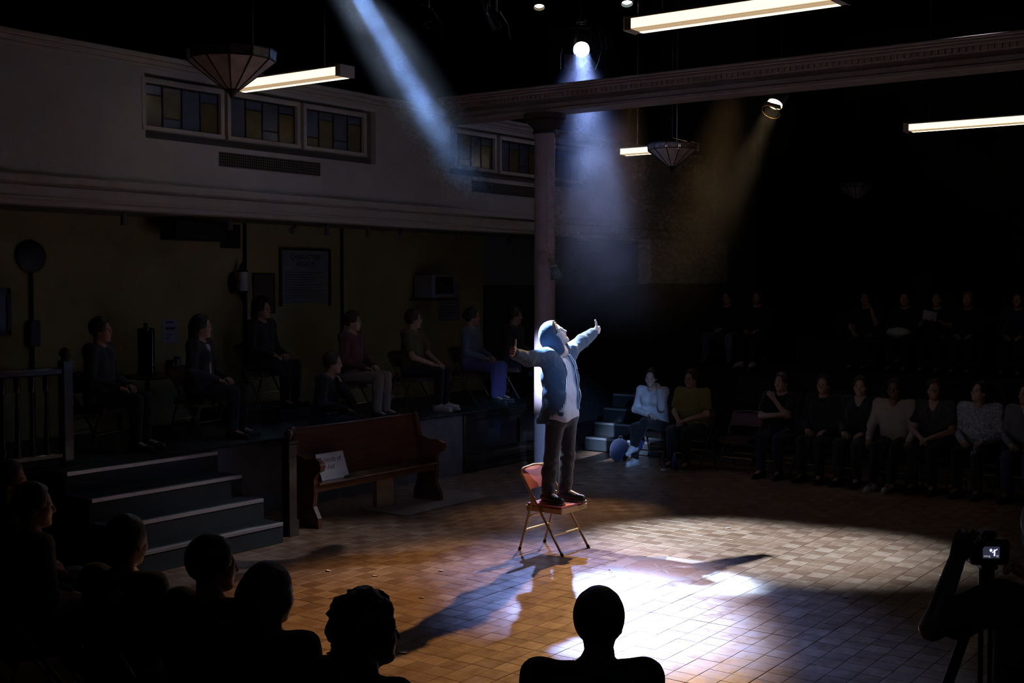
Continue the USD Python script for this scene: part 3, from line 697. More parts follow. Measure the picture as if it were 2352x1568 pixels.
# refreshment table with urn and jars behind the platform audience
tb = thing('side_table', 'small dark refreshment table against the ochre wall', 'table', (9.2, 11.55, 0.82))
obj('tabletop', box((-0.62, -0.3, 0.62), (0.55, 0.3, 0.65), 0.006), M_darkwood, tb)
for sx in (-0.56, 0.49):
    for sy in (-0.25, 0.25):
        obj('leg', box((sx - 0.02, sy - 0.02, 0), (sx + 0.02, sy + 0.02, 0.62)), M_darkwood, tb)
ur = thing('coffee_urn', 'tall dark steel coffee urn with one bright edge, on the refreshment table', 'urn', (8.82, 11.55, 1.47))
obj('body', lathe([(0, 0), (0.11, 0), (0.11, 0.03), (0.095, 0.05), (0.095, 0.50), (0.10, 0.52), (0.09, 0.54), (0, 0.56)], 28), mat('urn_steel', (0.05, 0.055, 0.06), 0.12, 1.0), ur, 40)
obj('lid_knob', lathe([(0, 0.555), (0.02, 0.56), (0.03, 0.59), (0, 0.61)], 14), M_black, ur, 40)
obj('tap', cat_([tube([(0, -0.09, 0.1), (0, -0.15, 0.1), (0, -0.15, 0.07)], 0.01, 6)]), M_black, ur)
for x, y, r, h, m, lab in ((9.05, 11.42, 0.055, 0.17, mat('jar_amber', (0.08, 0.05, 0.01), 0.2), 'short amber jar beside the coffee urn'), (9.22, 11.5, 0.045, 0.20, mat('jar_grey', (0.14, 0.14, 0.15), 0.2), 'grey lidded jar in the middle of the refreshment table'),
                           (9.38, 11.42, 0.05, 0.15, mat('jar_pale', (0.22, 0.22, 0.24), 0.4), 'pale tub at the right of the refreshment table')):
    t = thing('jar', lab, 'jar', (x, y, 1.47), 0, 'jars on the refreshment table')
    obj('body', lathe([(0, 0), (r, 0), (r, h * 0.8), (r * 0.8, h * 0.86), (0, h * 0.861)], 18), m, t, 40)
    obj('lid', lathe([(0, h * 0.862), (r * 0.86, h * 0.862), (r * 0.86, h), (0, h)], 18), M_lead, t, 40)

# lamp on the column
pl = thing('column_lamp', 'green metal shade lamp on a round plate fixed to the column', 'wall lamp', (13.25, 9.075, 2.865))
nrm = V(-0.82, -0.57, 0)
obj('plate', moved(lathe([(0, 0), (0.085, 0.0), (0.08, 0.018), (0.03, 0.026), (0, 0.027)], 24), aim((0, 0, 0), nrm)), M_beam, pl, 40)
sd = RGT
for a_, b_ in ((-0.05, -0.01), (0.05, -0.02), (0.0, -0.055)):
    obj('screw', moved(trimesh.creation.icosphere(1, 0.012), trimesh.transformations.translation_matrix(nrm * 0.028 + sd * a_ + V(0, 0, b_))), M_metal, pl)
a0 = nrm * 0.03 + sd * 0.055 + V(0, 0, 0.0); a1 = nrm * 0.06 + sd * 0.135 + V(0, 0, -0.125)
obj('arm', tube([a0, a1], 0.009, 8), M_brass, pl)
dsh = V(*(sd * 0.28 + V(0, 0, -1) + nrm * 0.1)); Ts = aim(a1, dsh)
obj('shade', moved(lathe([(0.095, 0.155), (0.088, 0.155), (0.04, 0.01), (0.035, -0.005), (0.0, -0.012), (0.0, -0.018), (0.045, -0.008), (0.052, 0.0)][::-1], 28), Ts), M_green, pl, 40)
obj('shade_cap', moved(lathe([(0, -0.03), (0.03, -0.025), (0.052, -0.002), (0, 0.0)], 20), Ts), M_white, pl, 40)

# ------------------------------------------------------------------ folding chairs


def make_folding_chair(label, loc, rz, frame_m, pad_m, group):
    t = thing('folding_chair', label, 'chair', loc, rz, group)
    ft = 0.0115
    back_top = V(-0.225, 0, 0.77)
    for s in (-1, 1):
        y = s * 0.225
        obj('front_leg', tube([(0.235, y, 0.012), (-0.185, y, 0.66)], ft, 8), frame_m, t, 50)
        obj('rear_leg', tube([(-0.255, y * 0.93, 0.012), (-0.10, y * 0.93, 0.52)], ft, 8), frame_m, t, 50)
        obj('foot_cap', tube([(0.243, y, 0.0), (0.226, y, 0.026)], 0.015, 8), M_rubber, t)
        obj('foot_cap', tube([(-0.258, y * 0.93, 0.0), (-0.251, y * 0.93, 0.026)], 0.015, 8), M_rubber, t)
        obj('hinge', box((-0.13, y * 0.93 - 0.004, 0.44), (-0.08, y * 0.93 + 0.004, 0.52), 0.002), M_brass, t)
    arc = [(-0.185, -0.225, 0.66), (-0.225, -0.225, 0.725), (-0.238, -0.21, 0.755), (-0.243, -0.17, 0.772), (-0.25, 0, 0.785), (-0.243, 0.17, 0.772), (-0.238, 0.21, 0.755), (-0.225, 0.225, 0.725), (-0.185, 0.225, 0.66)]
    obj('back_frame', tube(arc, ft, 8), frame_m, t, 50)
    # curved padded back
    ys = np.linspace(-0.213, 0.213, 9); zz = np.linspace(0.585, 0.762, 5); gv = []
    for side in (0, 1):
        for z in zz:
            for y in ys:
                x = -0.135 - (z - 0.585) * 0.60 - 0.028 * (1 - (y / 0.213) ** 2)
                e = 0.011 * (1 - abs(y / 0.213) ** 6) * (1 - abs((z - 0.6735) / 0.0885) ** 6)
                gv.append((x + (0.004 + e if side == 0 else -0.008), y, z))
    nf = []; W_, H_ = len(ys), len(zz); o2 = W_ * H_
    for i in range(H_ - 1):
        for j in range(W_ - 1):
            a = i * W_ + j
            nf += [(a, a + 1, a + W_ + 1), (a, a + W_ + 1, a + W_), (o2 + a, o2 + a + W_ + 1, o2 + a + 1), (o2 + a, o2 + a + W_, o2 + a + W_ + 1)]
    bd = [j for j in range(W_)] + [i * W_ + W_ - 1 for i in range(1, H_)] + [(H_ - 1) * W_ + j for j in range(W_ - 2, -1, -1)] + [i * W_ for i in range(H_ - 2, 0, -1)]
    for a, b in zip(bd, bd[1:] + bd[:1]):
        nf += [(a, o2 + a, o2 + b), (a, o2 + b, b)]
    obj('backrest', trimesh.Trimesh(np.array(gv), np.array(nf), process=False), pad_m, t, 50)
    sq = Polygon([(-0.17, -0.19), (0.21, -0.205), (0.21, 0.205), (-0.17, 0.19)]).buffer(0.02)
    sk_ = trimesh.creation.extrude_polygon(sq, 0.045, engine='earcut'); sk_.apply_translation([0, 0, 0.385]); obj('seat_frame', sk_, frame_m, t, 40)
    pad = trimesh.creation.extrude_polygon(sq.buffer(-0.012), 0.022, engine='earcut'); pad.apply_translation([0, 0, 0.4305]); obj('seat_pad', pad, pad_m, t, 40)
    bars = ((-0.196, 0.205, 0.20, 'rear'), (-0.158, 0.205, 0.33, 'rear'), (0.127, 0.222, 0.18, 'front'))
    for x, y, z, _ in bars:
        obj('crossbar', tube([(x, -y, z - 0.02), (x + 0.012, -y + 0.03, z), (x + 0.012, y - 0.03, z), (x, y, z - 0.02)], 0.0085, 8), M_brass, t, 50)
    return t


hero_chair = make_folding_chair('pink padded tan metal folding chair that the performer stands on', (9.53, 6.40, 0), -math.pi / 2, M_chairframe, M_chairpad, None)
M_fr2 = mat('chair_frame_brown', (0.11, 0.075, 0.055), 0.45, 0.3)
M_pad2 = mat('chair_pad_maroon', (0.09, 0.028, 0.032), 0.6)
seat_proto = [None]


def chair_label(lab):
    w = ('folding chair under the ' + re.sub(r'^seated ', '', lab.split(',')[0])).split()
    return ' '.join(w if len(w) <= 16 else w[:16])


def seat(label, x, y, z=0.0, rz=math.pi):
    if seat_proto[0] is None:
        seat_proto[0] = make_folding_chair(label, (x, y, z), rz, M_fr2, M_pad2, 'folding chairs of the audience')
        return seat_proto[0]
    return dup(seat_proto[0], (x, y, z), rz, label)

# ------------------------------------------------------------------ people: rounded limbs blended into one continuous surface
def rc(p, a, b, ra, rb):
    a, b = np.asarray(a, np.float32), np.asarray(b, np.float32)
    ba = b - a; h = np.clip((p - a) @ ba / max(float(ba @ ba), 1e-9), 0, 1)
    return np.linalg.norm(p - a - h[:, None] * ba, axis=1) - (ra + (rb - ra) * h)


def ell(p, c, r, R=None):
    q = p - np.asarray(c, np.float32)
    if R is not None:
        q = q @ R
    r = np.asarray(r, np.float32); k0 = np.linalg.norm(q / r, axis=1); k1 = np.linalg.norm(q / (r * r), axis=1)
    return k0 * (k0 - 1) / np.maximum(k1, 1e-6)


def smin(a, b, k):
    h = np.clip(0.5 + 0.5 * (b - a) / k, 0, 1); return b * (1 - h) + a * h - k * h * (1 - h)


def blend(p, prims, k=0.03):
    """prims: tuples ('c', a, b, ra, rb[, k]) or ('e', centre, radii[, k])"""
    d = None
    for q in prims:
        if q[0] == 'c':
            v = rc(p, *q[1:5]); kk = q[5] if len(q) > 5 else k
        else:
            v = ell(p, q[1], q[2]); kk = q[3] if len(q) > 3 else k
        d = v if d is None else smin(d, v, kk)
    return d


def bounds_of(prims, pad):
    lo, hi = [], []
    for q in prims:
        if q[0] == 'c':
            r = max(q[3], q[4]); lo += [np.minimum(q[1], q[2]) - r]; hi += [np.maximum(q[1], q[2]) + r]
        else:
            lo += [np.asarray(q[1]) - np.asarray(q[2])]; hi += [np.asarray(q[1]) + np.asarray(q[2])]
    return np.min(lo, 0) - pad, np.max(hi, 0) + pad


def surface(f, lo, hi, h):
    """mesh of f = 0 (surface nets); f is evaluated finely only near the surface"""
    B_ = 4; H = h * B_
    n = np.maximum(np.ceil((np.asarray(hi) - lo) / H).astype(int), 2)
    g = [lo[i] + H * (np.arange(n[i]) + 0.5) for i in range(3)]
    P = np.stack(np.meshgrid(*g, indexing='ij'), -1).reshape(-1, 3).astype(np.float32)
    C = f(P).reshape(n)
    Vg = np.repeat(np.repeat(np.repeat(np.where(C < 0, -1.0, 1.0).astype(np.float32), B_, 0), B_, 1), B_, 2)
    act = np.argwhere(np.abs(C) < H * 1.25)
    off = np.stack(np.meshgrid(*[np.arange(B_)] * 3, indexing='ij'), -1).reshape(-1, 3)
    idx = (act[:, None, :] * B_ + off[None]).reshape(-1, 3)
    Vg[idx[:, 0], idx[:, 1], idx[:, 2]] = f((lo + h * (idx + 0.5)).astype(np.float32))
    Vg[0], Vg[-1], Vg[:, 0], Vg[:, -1], Vg[:, :, 0], Vg[:, :, -1] = (np.abs(Vg[0]), np.abs(Vg[-1]), np.abs(Vg[:, 0]), np.abs(Vg[:, -1]), np.abs(Vg[:, :, 0]), np.abs(Vg[:, :, -1]))
    S = Vg < 0; nx, ny, nz = S.shape
    cnt = np.zeros((nx - 1, ny - 1, nz - 1), np.int8)
    cor = [(i, j, k) for i in (0, 1) for j in (0, 1) for k in (0, 1)]
    for i, j, k in cor:
        cnt += S[i:nx - 1 + i, j:ny - 1 + j, k:nz - 1 + k]
    m = (cnt > 0) & (cnt < 8); cells_ = np.argwhere(m); ids = np.full(m.shape, -1, np.int32); ids[m] = np.arange(len(cells_))
    acc = np.zeros((len(cells_), 3)); num = np.zeros(len(cells_))
    for a in cor:
        for ax in range(3):
            if a[ax] == 0:
                b = list(a); b[ax] = 1
                va = Vg[tuple((cells_ + a).T)]; vb = Vg[tuple((cells_ + b).T)]
                c = (va < 0) != (vb < 0); t = np.where(c, va / np.where(c, va - vb, 1), 0)
                acc += np.where(c[:, None], np.array(a) + t[:, None] * (np.array(b) - a), 0); num += c
    verts = lo + h * (cells_ + acc / np.maximum(num, 1)[:, None] + 0.5)
    quads = []
    for ax in range(3):
        o1, o2 = [(1, 2), (2, 0), (0, 1)][ax]
        sl0 = [slice(None)] * 3; sl1 = [slice(None)] * 3; sl0[ax] = slice(0, -1); sl1[ax] = slice(1, None)
        A0, A1 = S[tuple(sl0)], S[tuple(sl1)]
        e = np.argwhere(A0 != A1); ok = (e[:, o1] > 0) & (e[:, o2] > 0) & (e[:, o1] < S.shape[o1] - 1) & (e[:, o2] < S.shape[o2] - 1); e = e[ok]
        d1 = np.zeros(3, int); d1[o1] = 1; d2 = np.zeros(3, int); d2[o2] = 1
        q = np.stack([ids[tuple((e - d1 - d2).T)], ids[tuple((e - d2).T)], ids[tuple(e.T)], ids[tuple((e - d1).T)]], 1)
        inside = A0[tuple(e.T)]
        q[~inside] = q[~inside][:, ::-1]; quads.append(q)
    q = np.vstack(quads)
    return trimesh.Trimesh(verts, np.vstack([q[:, [0, 1, 2]], q[:, [0, 2, 3]]]), process=False)


def solid(prims, h, k=0.03, cut=None, extra=None, pad=0.02):
    lo, hi = bounds_of(prims, pad + 2 * h)

    def f(p):
        d = blend(p, prims, k)
        if extra is not None:
            d = extra(p, d)
        if cut is not None:
            d = np.maximum(d, cut(p))
        return d
    return surface(f, lo, hi, h)


def union(ms):
    try:
        mf = [manifold3d.Manifold(manifold3d.Mesh(np.asarray(m.vertices, np.float32), np.asarray(m.faces, np.uint32))) for m in ms]
        if any(x.is_empty() or x.status() != manifold3d.Error.NoError for x in mf):
            raise ValueError
        r = manifold3d.Manifold.batch_boolean(mf, manifold3d.OpType.Add).to_mesh()
        return trimesh.Trimesh(np.array(r.vert_properties[:, :3]), np.array(r.tri_verts), process=False)
    except Exception:
        return cat_(ms)


def hand_prims(pose):
    """right hand, wrist at origin, fingers +x, thumb +y, back of the hand +z"""
    ps = [('c', (0.0, 0.012, 0), (0.07, 0.022, 0.0), 0.021, 0.016), ('c', (0.0, -0.012, 0), (0.07, -0.026, 0.0), 0.02, 0.014), ('c', (0.03, 0, 0.0), (0.075, 0, 0.002), 0.019, 0.015)]
    bends = {'rest': (0.35, 0.55, 0.35), 'flat': (0.12, 0.2, 0.15), 'fist': (1.45, 1.75, 0.9), 'hold': (0.7, 0.9, 0.6)}[pose]
    for i, (y, L, r) in enumerate(((0.030, 0.072, 0.0088), (0.0095, 0.080, 0.009), (-0.0115, 0.074, 0.0086), (-0.031, 0.060, 0.0076))):
        p = V(0.082 - 0.004 * abs(i - 1), y, 0.001); a = 0.0; seg = (0.46, 0.31, 0.26)
        for j in range(3):
            a += bends[j] * (1 + 0.06 * (i - 1))
            q = p + V(math.cos(a), (y * 1.2 if pose != 'fist' else -y * 0.4), -math.sin(a)) * L * seg[j]
            ps.append(('c', p, q, r * (1 - 0.06 * j), r * (0.94 - 0.08 * j), 0.004)); p = q
    if pose == 'fist':      # thumb up
        ps += [('c', (0.022, 0.022, -0.012), (0.05, 0.045, -0.022), 0.017, 0.0125, 0.01), ('c', (0.05, 0.045, -0.022), (0.055, 0.082, -0.024), 0.0115, 0.0105, 0.006), ('c', (0.055, 0.082, -0.024), (0.050, 0.112, -0.022), 0.0105, 0.0088, 0.005)]
    else:
        ps += [('c', (0.015, 0.022, -0.006), (0.048, 0.052, -0.016), 0.017, 0.0115, 0.01), ('c', (0.048, 0.052, -0.016), (0.078, 0.062, -0.024), 0.011, 0.0098, 0.006), ('c', (0.078, 0.062, -0.024), (0.100, 0.062, -0.030), 0.0098, 0.008, 0.005)]
    return ps


_hands = {}


def hand(pose, side, h=0.0055):
    key = (pose, side, h)
    if key not in _hands:
        m = solid(hand_prims(pose), h, 0.012)
        if side > 0:                     # left hand: mirrored
            m = trimesh.Trimesh(m.vertices * V(1, -1, 1), m.faces[:, ::-1], process=False)
        _hands[key] = m
    return _hands[key]


def head_fn(open_mouth=False, jaw=1.0, neck=0.054):
    base = [('e', (-0.012, 0, 0.030), (0.098, 0.077, 0.100)), ('c', (0.028, 0, -0.025), (0.052, 0, -0.088), 0.060 * jaw, 0.030 * jaw, 0.035), ('e', (0.03, 0.0, -0.045), (0.055, 0.060 * jaw, 0.062), 0.03),
            ('c', (0.074, -0.036, 0.018), (0.074, 0.036, 0.018), 0.013, 0.013, 0.02), ('c', (0.088, 0, 0.012), (0.104, 0, -0.026), 0.008, 0.0125, 0.010), ('c', (0.092, -0.012, -0.030), (0.092, 0.012, -0.030), 0.009, 0.009, 0.008),
            ('c', (0.082, -0.017, -0.052 + 0.004 * open_mouth), (0.082, 0.017, -0.052 + 0.004 * open_mouth), 0.0085, 0.0085, 0.006), ('c', (0.078, -0.015, -0.068 - 0.012 * open_mouth), (0.078, 0.015, -0.068 - 0.012 * open_mouth), 0.0085, 0.0085, 0.006),
            ('e', (0.068, 0, -0.095 - 0.008 * open_mouth), (0.022, 0.022, 0.018), 0.015), ('e', (0.052, 0.042, -0.02), (0.03, 0.024, 0.025), 0.025), ('e', (0.052, -0.042, -0.02), (0.03, 0.024, 0.025), 0.025),
            ('e', (-0.004, 0.080, -0.006), (0.019, 0.009, 0.031), 0.006), ('e', (-0.004, -0.080, -0.006), (0.019, 0.009, 0.031), 0.006),
            ('c', (-0.022, 0, -0.04), (-0.035, 0, -0.17), neck, neck * 1.04, 0.03)]

    def f(p):
        d = blend(p, base, 0.025)
        for s in (-1, 1):
            d = -smin(-d, ell(p, (0.095, 0.032 * s, 0.0), (0.018, 0.017, 0.011)), 0.012)
            d = smin(d, ell(p, (0.076, 0.032 * s, 0.0), (0.0135, 0.0145, 0.0115)), 0.002)
        if open_mouth:
            d = -smin(-d, ell(p, (0.09, 0, -0.064), (0.032, 0.018, 0.013)), 0.004)
        return d
    return f, *bounds_of(base, 0.03)


_heads = {}


def head_mesh(h=0.0075, jaw=1.0, open_mouth=False, neck=0.054):
    key = (h, jaw, open_mouth, neck)
    if key not in _heads:
        f, lo, hi = head_fn(open_mouth, jaw, neck); _heads[key] = surface(f, lo, hi, h)
    return _heads[key]


_hair = {}


def hair_mesh(style, h=0.010):
    if (style, h) in _hair:
        return _hair[(style, h)]
    pr = [('e', (-0.020, 0, 0.040), (0.115, 0.098, 0.114))]
    face = lambda p: -np.minimum(np.minimum(rc(p, (0.13, 0, 0.03), (0.10, 0, -0.14), 0.088, 0.08), rc(p, (0.05, 0.1, -0.09), (0.05, -0.1, -0.09), 0.085, 0.085)), 9)
    low = 0.0
    if style in ('short', 'cap'):
        cut = lambda p: np.maximum(face(p), -0.07 - p[:, 2] + 0.25 * np.clip(p[:, 0], -0.05, 0.1))
    elif style == 'curly':
        pr = [('e', (-0.025, 0, 0.05), (0.128, 0.118, 0.128)), ('e', (-0.06, 0, -0.04), (0.09, 0.108, 0.11))]; cut = lambda p: np.maximum(face(p), -0.12 - p[:, 2])
    elif style == 'long':
        pr += [('c', (-0.06, 0.045, 0.0), (-0.095, 0.08, -0.38), 0.065, 0.05, 0.05), ('c', (-0.06, -0.045, 0.0), (-0.095, -0.08, -0.38), 0.065, 0.05, 0.05), ('c', (0.0, 0.085, -0.02), (0.0, 0.11, -0.34), 0.036, 0.024, 0.04), ('c', (0.0, -0.085, -0.02), (0.0, -0.11, -0.34), 0.036, 0.024, 0.04), ('c', (-0.075, 0, 0), (-0.11, 0, -0.42), 0.065, 0.05, 0.05)]
        cut = face
    else:                                # tied back
        pr += [('e', (-0.115, 0, 0.03), (0.045, 0.042, 0.045), 0.02)]; cut = lambda p: np.maximum(face(p), -0.085 - p[:, 2])

    def ex(p, d):
        if style == 'curly':
            return d + 0.034 * (meshkit.noise(p * 45, 3) - 0.5) + 0.03 * (meshkit.noise(p * 24, 4) - 0.5)
        return d + 0.006 * (meshkit.noise(p * V(30, 60, 9), 5) - 0.5)
    _hair[(style, h)] = solid(pr, h, 0.03, cut, ex)
    return _hair[(style, h)]


def rotm(yaw=0.0, pitch=0.0, roll=0.0):
    e = trimesh.transformations
    return e.rotation_matrix(yaw, [0, 0, 1]) @ e.rotation_matrix(-pitch, [0, 1, 0]) @ e.rotation_matrix(roll, [1, 0, 0])


M_skin = mat('skin', (0.48, 0.30, 0.22), 0.5, vary=(14, 0.08))
M_skin_d = mat('skin_deep', (0.22, 0.12, 0.08), 0.5, vary=(14, 0.08))
M_skin_l = mat('skin_light', (0.58, 0.40, 0.32), 0.5, vary=(14, 0.06))
M_eye = mat('eye', (0.03, 0.022, 0.02), 0.15)


def cloth(name, col, rough=0.9, vary=None):
    return mat('cloth_' + name, col, rough, bump=(26, 0.006), spec=0.2, sheen=0.15, vary=vary)


def hairm(name, col):
    return mat('hair_' + name, col, 0.45, bump=(90, 0.003))


C_black, C_char, C_navy, C_denim = cloth('black', (0.014, 0.014, 0.016)), cloth('charcoal', (0.035, 0.035, 0.04)), cloth('navy', (0.02, 0.028, 0.06)), cloth('denim', (0.055, 0.085, 0.16))
C_white, C_olive, C_tan, C_knit = cloth('white', (0.62, 0.62, 0.66)), cloth('olive', (0.24, 0.20, 0.05)), cloth('tan', (0.30, 0.25, 0.20)), cloth('oat_knit', (0.50, 0.46, 0.42))
C_paisley = mat('cloth_pattern', (0.42, 0.45, 0.52), 0.9, vary=(34, 0.75), bump=(26, 0.006)); C_purple = cloth('purple', (0.09, 0.07, 0.20)); C_grey = cloth('grey', (0.18, 0.19, 0.21)); C_maroon = cloth('maroon', (0.10, 0.03, 0.03))
S_white, S_black, S_brown = mat('shoe_white', (0.68, 0.68, 0.74), 0.6), mat('shoe_black', (0.02, 0.02, 0.022), 0.5), mat('shoe_brown', (0.09, 0.045, 0.02), 0.5)
M_sole = mat('shoe_sole', (0.55, 0.53, 0.50), 0.7)
H_black, H_brown, H_fair, H_grey = hairm('black', (0.012, 0.010, 0.010)), hairm('brown', (0.05, 0.028, 0.016)), hairm('fair', (0.20, 0.13, 0.07)), hairm('grey', (0.25, 0.24, 0.23))


def person(label, loc, yaw, pose='sit', skin=None, top=None, sleeve='long', legs_m=None, shoe=None, hair='short', hair_m=None, head=(0, 0), lean=0.0, J=None, hands=('rest', 'rest'), group=None,
           bulk=1.0, neckline='crew', female=False, jaw=1.0, eyes=True, h=0.016, back_up=((0, 0, 1), (0, 0, 1)), fine=True, socks=None):
    skin = skin or M_skin; top = top or C_black; legs_m = legs_m or C_black; shoe = shoe or S_black; hair_m = hair_m or H_brown
    b = bulk; sw = 0.175 if female else 0.195
    if pose == 'sit':
        j = dict(hip=V(0, 0.092, 0.525), knee=V(0.44, 0.115, 0.52), ankle=V(0.43, 0.115, 0.085), toe=V(0.60, 0.14, 0.035), pelvis=V(-0.01, 0, 0.56), chest=V(0.0, 0, 0.93), sh=V(0.0, sw, 1.025), neck=V(0.0, 0, 1.075), head=V(0.03, 0, 1.215), elbow=V(0.05, sw + 0.055, 0.72), wrist=V(0.27, 0.08, 0.63))
    else:
        j = dict(hip=V(0, 0.09, 0.90), knee=V(0.02, 0.10, 0.49), ankle=V(0, 0.11, 0.085), toe=V(0.17, 0.14, 0.035), pelvis=V(0, 0, 0.95), chest=V(0, 0, 1.29), sh=V(0, sw, 1.42), neck=V(0, 0, 1.475), head=V(0.03, 0, 1.63), elbow=V(-0.02, sw + 0.06, 1.12), wrist=V(0.08, sw + 0.06, 0.88))
    P_ = {}
    for k in ('pelvis', 'chest', 'neck', 'head'):
        P_[k] = j[k].copy()
    for k in ('hip', 'knee', 'ankle', 'toe', 'sh', 'elbow', 'wrist'):
        P_[k + 'L'] = j[k].copy(); P_[k + 'R'] = j[k] * V(1, -1, 1)
    if lean:
        z0 = j['pelvis'][2]
        for k in P_:
            if k in ('chest', 'neck', 'head') or k[:-1] in ('sh',):
                P_[k] = P_[k] + V(lean * (P_[k][2] - z0) / 0.5, 0, -0.12 * abs(lean) * (P_[k][2] - z0) / 0.5)
    for k, v in (J or {}).items():
        P_[k] = V(*v)
    g = lambda k, s: P_[k + ('L' if s > 0 else 'R')]
    t = thing('person', label, 'person', loc, yaw, group)
    hy, hp = head; RH = rotm(hy, hp); TH = RH.copy(); TH[:3, 3] = P_['head']
    waist = (P_['pelvis'] + P_['chest']) / 2
    skin_p = [('c', P_['chest'] + V(0, 0, 0.10), P_['head'] + V(-0.03, 0, -0.09), 0.064, 0.056, 0.05)]

    def torso(e, sh_r=0.058):
        o = []
        for s in (-1, 1):
            o += [('c', P_['pelvis'] + V(0, s * 0.075, 0), waist + V(0, s * 0.066, 0), 0.105 * b + e, 0.098 * b + e, 0.07), ('c', waist + V(0, s * 0.066, 0), P_['chest'] + V(0.0, s * 0.082, 0), 0.098 * b + e, 0.102 * b + e, 0.07)]
            o += [('c', P_['chest'] + V(0, s * 0.05, 0.08), g('sh', s), 0.06 + e, sh_r + e, 0.06)]
        if female:
            for s in (-1, 1):
                o.append(('e', P_['chest'] + V(0.085, s * 0.07, -0.03), V(0.06, 0.06, 0.06) + e, 0.05))
        return o

    def arm(s, e, upto=1.0, elbow_only=False):
        sh, el, wr = g('sh', s), g('elbow', s), g('wrist', s)
        if elbow_only:
            m = sh + (el - sh) * 0.62
            return [('c', sh, m, 0.054 + e, 0.052 + e + 0.008, 0.03)]
        m = el + (wr - el) * upto
        return [('c', sh, el, 0.053 * b ** 0.5 + e, 0.041 + e, 0.035), ('c', el, m, 0.041 + e, 0.029 + e + (0.004 if e else 0), 0.02)]

    def leg(s, e, part=0):
        hi_, kn, an = g('hip', s), g('knee', s), g('ankle', s)
        m = kn + (an - kn) * 0.94
        return [('c', hi_, kn, 0.083 * b ** 0.5 + e, 0.058 + e, 0.03), ('c', kn, kn + (m - kn) * 0.35, 0.058 + e, 0.056 + e, 0.02), ('c', kn + (m - kn) * 0.35, m, 0.056 + e, 0.040 + e * 1.3, 0.02)]
    for s in (-1, 1):
        skin_p += arm(s, 0) + leg(s, 0) + [('c', g('ankle', s), g('toe', s) * V(1, 1, 0) + V(0, 0, g('toe', s)[2]), 0.04, 0.026, 0.02)]
    skin_p += torso(0)
    body = [solid(skin_p, h, 0.03)]
    hm = head_mesh(0.0075 if fine else 0.011, jaw); body.append(moved(hm, TH))
    for s, hpose, bu in ((-1, hands[0], back_up[0]), (1, hands[1], back_up[1])):
        if hpose:
            el, wr = g('elbow', s), g('wrist', s); d = wr - el; d /= np.linalg.norm(d)
            body.append(moved(hand(hpose, s, 0.0055 if fine else 0.008), frame_mat(d, bu, wr - d * 0.01)))
    obj('body', union(body) if fine else cat_(body), skin, t, True)
    # clothes: shells just outside the body
    neck_c = P_['neck']
    tp = torso(0.014) + [('c', P_['pelvis'] + V(0, 0.05, -0.02), P_['pelvis'] + V(0, -0.05, -0.02), 0.115 * b + 0.012, 0.115 * b + 0.012, 0.05)]
    for s in (-1, 1):
        tp += arm(s, 0.013, 0.93) if sleeve == 'long' else (arm(s, 0.014, elbow_only=True) if sleeve == 'short' else [])
    fwd_neck = neck_c + V(0.055, 0, 0.03)

    def cut(p):
        d = -rc(p, neck_c + V(-0.01, 0, 0.03), neck_c + V(0.01, 0, 0.25), 0.062, 0.07)
        if neckline == 'v':
            d = np.maximum(d, -rc(p, neck_c + V(0.07, 0, 0.05), P_['chest'] + V(0.14, 0, 0.0), 0.075, 0.02))
        return d

    def fold(p, d):
        return d + 0.010 * (meshkit.noise(p * V(9, 9, 13), 11) - 0.5) + 0.005 * (meshkit.noise(p * 24, 12) - 0.5)
    obj('top', solid(tp, h, 0.04, cut, fold), top, t, True)
    lp = []
    for s in (-1, 1):
        lp += leg(s, 0.013)
    lp += [('c', g('hip', 1), g('hip', -1), 0.10 * b, 0.10 * b, 0.06), ('c', P_['pelvis'] + V(0, 0.06, 0.02), P_['pelvis'] + V(0, -0.06, 0.02), 0.110 * b, 0.110 * b, 0.05)]
    obj('trousers', solid(lp, h, 0.03, None, fold), legs_m, t, True)
    for s in (-1, 1):
        an, to = g('ankle', s), g('toe', s); fd = (to - an) * V(1, 1, 0); fd /= np.linalg.norm(fd) + 1e-9
        z0 = min(an[2] - 0.082, to[2] - 0.034)
        sp = [('c', an + V(0, 0, -0.035) - fd * 0.035, an + V(0, 0, -0.035) + fd * 0.05, 0.044, 0.046, 0.02), ('c', an + V(0, 0, -0.045) + fd * 0.05, to + V(0, 0, 0.002), 0.042, 0.034, 0.03), ('c', an, an + V(0, 0, -0.03), 0.047, 0.05, 0.02)]
        flat_ = (lambda zz: (lambda p: zz + 0.012 - p[:, 2]))(z0) if abs(an[2] - 0.085 - z0) < 0.03 else None
        sh_o = obj('shoe', solid(sp, 0.011, 0.02, flat_), shoe, t, True)
        if flat_ is not None:
            c0, c1 = an - fd * 0.045, to + fd * 0.005
            so = Polygon([(c0[0], c0[1]), (c1[0], c1[1])]) if False else shapely.LineString([(c0[0], c0[1]), (c1[0], c1[1])]).buffer(0.041)
            sm = trimesh.creation.extrude_polygon(so, 0.022, engine='earcut'); sm.apply_translation([0, 0, z0]); obj('sole', sm, M_sole if shoe is S_white or shoe is S_brown else S_black, sh_o, 40)
        if socks is not None:
            obj('sock', solid([('c', an + V(0, 0, 0.0), an + (g('knee', s) - an) * 0.28, 0.049, 0.05)], 0.011), socks, t, True)
    if hair != 'bald':
        obj('hair', moved(hair_mesh(hair, 0.010 if fine else 0.014), TH), hair_m, t, True)
    if eyes:
        for s in (-1, 1):
            e = trimesh.creation.icosphere(2, 0.0085); e.apply_translation((0.0835, 0.032 * s, 0.0005)); obj('eye', moved(e, TH), M_eye, t, True)
        for s in (-1, 1):
            obj('eyebrow', moved(tube([(0.088, 0.018 * s, 0.020), (0.088, 0.034 * s, 0.025), (0.078, 0.050 * s, 0.020)], 0.0035, 5), TH), hair_m, t, True)
